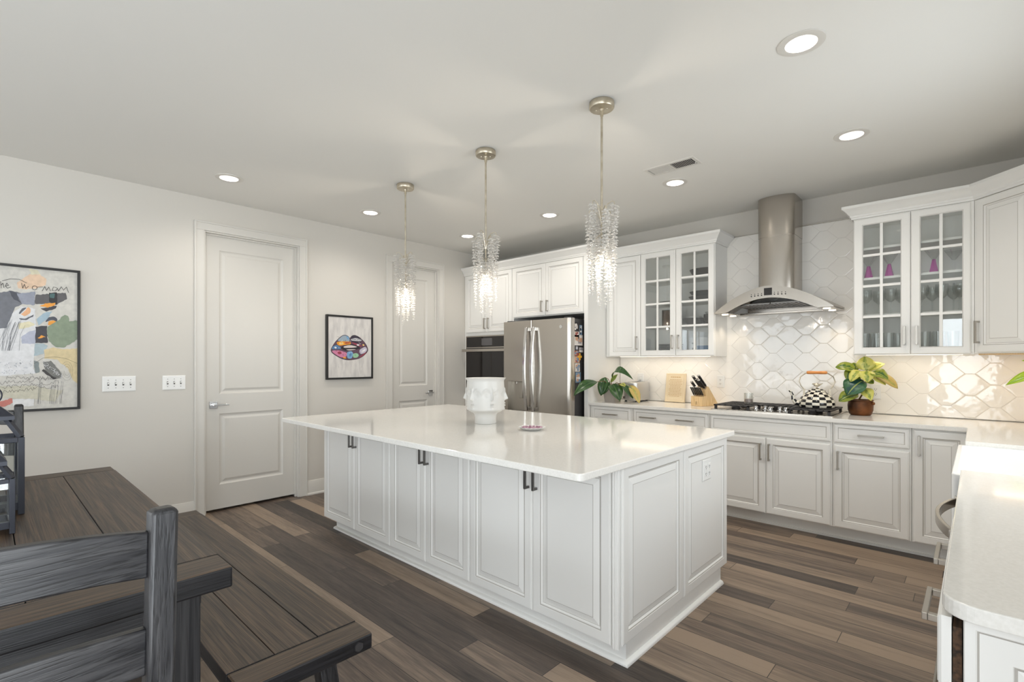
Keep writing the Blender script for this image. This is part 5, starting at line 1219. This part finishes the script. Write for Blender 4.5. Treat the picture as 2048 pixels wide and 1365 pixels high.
pl_(2, [(300, 590), (345, 545), (402, 500), (450, 496), (498, 518), (524, 556), (520, 605), (420, 610)]); pl_(8, [(460, 500), (498, 518), (520, 560), (480, 570)]); pl_(3, [(535, 550), (562, 508), (610, 495), (678, 523), (740, 580), (700, 640), (600, 625), (540, 600)]); pl_(12, [(545, 555), (640, 540), (735, 572), (725, 600), (545, 590)])
pl_(1, [(290, 612), (400, 598), (535, 602), (545, 655), (450, 662), (350, 680), (300, 655)]); pl_(14, [(330, 625), (400, 612), (420, 650), (350, 665)]); pl_(13, [(430, 612), (530, 608), (530, 640), (440, 650)]); pl_(4, [(225, 690), (290, 660), (350, 690), (380, 735), (240, 742), (205, 735)]); pl_(12, [(250, 700), (280, 690), (300, 720), (262, 728)])
pl_(10, [(545, 610), (620, 630), (690, 660), (760, 690), (690, 690), (600, 655)]); pl_(12, [(640, 655), (680, 650), (700, 672), (660, 680)]); pl_(14, [(745, 655), (775, 650), (785, 680), (755, 680)])
pl_(11, [(700, 745), (800, 690), (836, 745), (800, 800), (720, 830), (690, 790)]); pl_(12, [(730, 770), (800, 730), (810, 755), (740, 800)])
pl_(7, [(205, 765), (330, 758), (480, 800), (470, 870), (380, 890), (290, 842), (225, 795)]); pl_(10, [(300, 790), (360, 775), (390, 815), (330, 835)]); pl_(8, [(478, 785), (560, 770), (590, 820), (560, 905), (490, 905), (470, 850)]); pl_(4, [(510, 830), (545, 800), (560, 840), (525, 880)]); pl_(9, [(575, 820), (650, 805), (690, 850), (650, 890), (585, 890)]); pl_(10, [(690, 880), (780, 810), (828, 785), (770, 845), (710, 885)]); pl_(1, [(400, 880), (440, 870), (470, 900), (420, 905)])
pl_(5, [(360, 715), (410, 680), (500, 655), (600, 655), (680, 690), (720, 725), (640, 745), (560, 770), (440, 768), (390, 742)]); pl_(6, [(412, 690), (520, 664), (620, 684), (662, 704), (540, 716), (420, 716)]); pl_(6, [(445, 744), (600, 737), (640, 744), (520, 764)])
for k in range(70):
    a = rnd.uniform(240, 780); b = rnd.uniform(600 if a < 300 or a > 720 else 520, 880 if 330 < a < 700 else 800)
    if 380 < a < 690 and 650 < b < 775: continue
    ribbon(mb, [(a, b), (a+rnd.uniform(-22, 22), b+rnd.uniform(-18, 18)), (a+rnd.uniform(-22, 22), b+rnd.uniform(-18, 18))], .0016, .0290, rnd.choice((5, 5, 12, 3, 8, 10)), ZL)
c0 = at(640+640/8.809, 615+585/8.809, 0, .0292)
text_into(mb, 'IMAGINE', .030, Matrix.Translation(c0) @ Matrix.Rotation(pi/2, 4, 'Z') @ Matrix.Rotation(pi/2, 4, 'X'), .0002, 5)
mb.obj('lips_image', lm, cv, smooth=False)
mb = MB(); q = mat('canvas_smear', rgb(176, 172, 172), .6)
for k in range(26): a = rnd.uniform(190, 830); b = rnd.choice((rnd.uniform(960, 1150), rnd.uniform(250, 420))); ribbon(mb, [(a, b), (a+rnd.uniform(-4, 4), b+rnd.uniform(30, 90))], .0018, .0262, 0, ZL)
mb.obj('paint_drip', q, cv, smooth=False)['kind'] = 'stuff'

# ================================================================== dining table, bench, chairs, lanterns
TX0, TX1, TY0, TY1, TZ = 1.430, 3.352, -.545, .478, .762
r = thing('dining_table', 'dark stained oak farmhouse dining table with breadboard ends', 'table', ((TX0+TX1)/2, (TY0+TY1)/2, 0))
hx, hy = (TX1-TX0)/2, (TY1-TY0)/2; bw = .128
mb = MB(); n = 5
for k in range(n): a = -hy+.001+2*hy*k/n; mb.box(-hx+bw+.0012, hx-bw-.0012, a+.0008, a+2*hy/n-.0008, TZ-.042, TZ-(.0006 if k % 2 else 0))
tp = split_top_sides(mb).obj('tabletop', [m_oakx, m_edgex], r, bevel=.0022, smooth=False)
for s_ in (-1, 1):
    mb = MB(); a, b = sorted((s_*(hx-bw), s_*hx)); mb.box(a, b, -hy, hy, TZ-.058, TZ); split_top_sides(mb).obj('breadboard_end', [m_oaky, m_edgey], r, bevel=.006, smooth=False)
    mb = MB(); a, b = sorted((s_*(hy-.06), s_*(hy-.02))); mb.box(-.839, .839, a-.025*s_, b-.025*s_, TZ-.13, TZ-.0595); mb.obj('apron', m_blkx, r, bevel=.003, smooth=False)
for sx_ in (-1, 1):
    for sy in (-1, 1):
        mb = MB(); mb.box(sx_*.886-.046, sx_*.886+.046, sy*.395-.046, sy*.395+.046, 0, TZ-.0585); mb.obj('leg', m_blkz, r, bevel=.005, smooth=False)
    mb = MB(); mb.box(sx_*.886-.014, sx_*.886+.014, -.348, .348, TZ-.13, TZ-.0585); mb.obj('cross_rail', m_blky, r, bevel=.003, smooth=False)

BX0, BX1, BY0, BY1, BZ = 1.525, 3.447, .462, .858, .462
r = thing('dining_bench', 'dark oak bench with splayed black legs along the table side', 'bench', ((BX0+BX1)/2, (BY0+BY1)/2, 0)); hx, hy = (BX1-BX0)/2, (BY1-BY0)/2; bw = .105
mb = MB(); n = 3
for k in range(n): a = -hy+2*hy*k/n; mb.box(-hx+bw+.001, hx-bw-.001, a+.0008, a+2*hy/n-.0008, BZ-.038, BZ-(.0006 if k % 2 else 0))
split_top_sides(mb).obj('seat', [m_oakx, m_edgex], r, bevel=.002, smooth=False)
for s_ in (-1, 1):
    mb = MB(); a, b = sorted((s_*(hx-bw), s_*hx)); mb.box(a, b, -hy, hy, BZ-.052, BZ); eb = split_top_sides(mb).obj('breadboard_end', [m_oaky, m_edgey], r, bevel=.007, smooth=False)
    for y in (-hy+.06, hy-.05):
        mb = MB(); mb.tube([(s_*(hx-.001), y, BZ-.026), (s_*(hx+.005), y, BZ-.026)], .015, 6); mb.obj('bolt', m_black, eb)
    for sy in (-1, 1):
        mb = MB(); mb.bar((s_*(hx-.16), sy*(hy-.095), BZ-.0525), (s_*(hx-.115), sy*(hy-.050), 0), .055, .06, 0, (1, 0, 0)); mb.obj('leg', m_blkz, r, bevel=.003, smooth=False)
    mb = MB(); mb.box(s_*(hx-.15)-.02, s_*(hx-.15)+.02, -.07, .07, BZ-.10, BZ-.0525); mb.obj('cross_rail', m_blky, r, bevel=.002, smooth=False)
for s_ in (-1, 1):
    mb = MB(); a, b = sorted((s_*(hy-.05), s_*(hy-.025))); mb.box(-hx+.19, hx-.19, a, b, BZ-.095, BZ-.0385); mb.obj('apron', m_blkx, r, bevel=.002, smooth=False)

def chair():
    # local: sits facing -x, back at x = 0.44 leaning away; centre y = 0
    r = thing('dining_chair', 'near', 'chair'); hw = .228
    rake = lambda z: .415+.055*max(0, (z-.45))/.65
    for s_ in (-1, 1):
        mb = MB(); y = s_*(hw-.019)
        z = [0, .25, .45, .80, 1.10]; xs = [.445, .42, .415, rake(.80)+.002, rake(1.10)+.006]; rg = []
        for q, x in zip(z, xs):
            t = .020; wy = .019 if q < 1.05 else .0175; rg.append([(x-t, y-wy, q), (x+t, y-wy, q), (x+t, y+wy, q), (x-t, y+wy, q)])
        top = rg[-1]; rg.append([(xs[-1]-.012, y-.014, 1.106), (xs[-1]+.016, y-.014, 1.108), (xs[-1]+.016, y+.014, 1.108), (xs[-1]-.012, y+.014, 1.106)])
        mb.loops(rg); mb.obj('back_post', m_blkz, r, bevel=.005, ang=30)
        mb = MB(); mb.bar((.02, s_*.195, .43), (.02, s_*.195, 0), .042, .042, 0, (1, 0, 0)); mb.obj('front_leg', m_blkz, r, bevel=.004, smooth=False)
        mb = MB(); mb.box(.035, .40, s_*.195-.011, s_*.195+.011, .18, .215); mb.box(.035, .40, s_*.195-.011, s_*.195+.011, .36, .43); mb.obj('side_rail', m_blkx, r, bevel=.002, smooth=False)
    mb = MB(); mb.box(-.015, .395, -.225, .225, .4305, .462); mb.obj('seat', m_oakx, r, bevel=.006, smooth=False)
    mb = MB(); mb.box(.010, .030, -.175, .175, .36, .43); mb.box(.40, .42, -.19, .19, .36, .43); mb.box(.19, .21, -.183, .183, .19, .21); mb.obj('cross_rail', m_blky, r, bevel=.002, smooth=False)
    for z0, z1 in ((1.000, 1.072), (.845, .920), (.695, .762), (.545, .612)):
        mb = MB(); rg = []
        for k in range(13):
            y = -.192+.384*k/12; q = 1-(y/.192)**2; dx = .012*q; up = .020*q if z0 > .9 else .010*q
            x0 = rake(z0)+dx; x1 = rake(z1)+dx; rg.append([(x0-.009, y, z0+up*.8), (x0+.009, y, z0+up*.8), (x1+.009, y, z1+up), (x1-.009, y, z1+up)])
        mb.loops(rg); mb.obj('back_slat', m_blky, r, bevel=.003, ang=30)
    return r
ch = chair(); ch.location = (3.468, -.018, -.0); ch['label'] = 'near black ladder-back chair at the table head, its back toward the camera'; ch['group'] = 'black ladder-back dining chairs'
dup(ch, (1.675, -.078, 0), pi, 'far black ladder-back chair at the other table head, before the painting')

def lantern(name, lab, loc, rz, s, hb, hs):
    r = thing(name, lab, 'lantern', loc, rz, 'dark metal lanterns on the dining table'); b = .014*s/.09+.004
    mb = MB()
    for sx_ in (-1, 1):
        for sy in (-1, 1): mb.box(sx_*s-(b if sx_ > 0 else 0), sx_*s+(b if sx_ < 0 else 0), sy*s-(b if sy > 0 else 0), sy*s+(b if sy < 0 else 0), .0, hb)
    for z0, z1 in ((.018, .018+b*1.6), (hb-b, hb)):
        for s_ in (-1, 1):
            a, c = sorted((s_*s, s_*(s-b))); mb.box(-s+b, s-b, a, c, z0, z1); mb.box(a, c, -s+b, s-b, z0, z1)
    mb.obj('frame', m_lantern, r, bevel=.0015, smooth=False)
    mb = MB(); mb.box(-s+.001, s-.001, -s+.001, s-.001, .019, .024); mb.obj('base', m_lantern, r, smooth=False)
    k = .52
    for sx_ in (-1, 1):
        for sy in (-1, 1): mb = MB(); mb.bar((sx_*(s-b/2), sy*(s-b/2), hb), (sx_*s*k, sy*s*k, hb+hs), b*.8, b*.8); mb.obj('sloped_strut', m_lantern, r, smooth=False)
    mb = MB(); mb.box(-s*.72, s*.72, -s*.72, s*.72, hb+hs, hb+hs+.014)
    mb.loops([[(x*s*.72, y*s*.72, hb+hs+.0142) for x, y in ((-1, -1), (1, -1), (1, 1), (-1, 1))], [(x*s*.22, y*s*.22, hb+hs+.060) for x, y in ((-1, -1), (1, -1), (1, 1), (-1, 1))]])
    ring = [(0, .035*cos(a)*s/.09, hb+hs+.055+.035*s/.09+.035*sin(a)*s/.09) for a in [2*pi*q/20 for q in range(21)]]
    mb.tube(ring, .003, 6); mb.obj('roof_cap', m_lantern, r, smooth=False)
    mb = MB()
    for s_ in (-1, 1):
        a, c = sorted((s_*(s-b*.5-.001), s_*(s-b*.5+.001))); mb.box(-s+b, s-b, a, c, .018+b*1.6, hb-b); mb.box(a, c, -s+b, s-b, .018+b*1.6, hb-b)
    mb.obj('glass_pane', m_pane, r, smooth=False)
    return r
lantern('table_lantern', 'taller dark metal lantern on the dining table, farther from the camera', (2.178, .015, TZ+.0002), .02, .092, .287, .065)
lantern('table_lantern', 'shorter dark metal lantern on the dining table, nearer the camera', (2.475, .008, TZ+.0002), .02, .066, .182, .043)
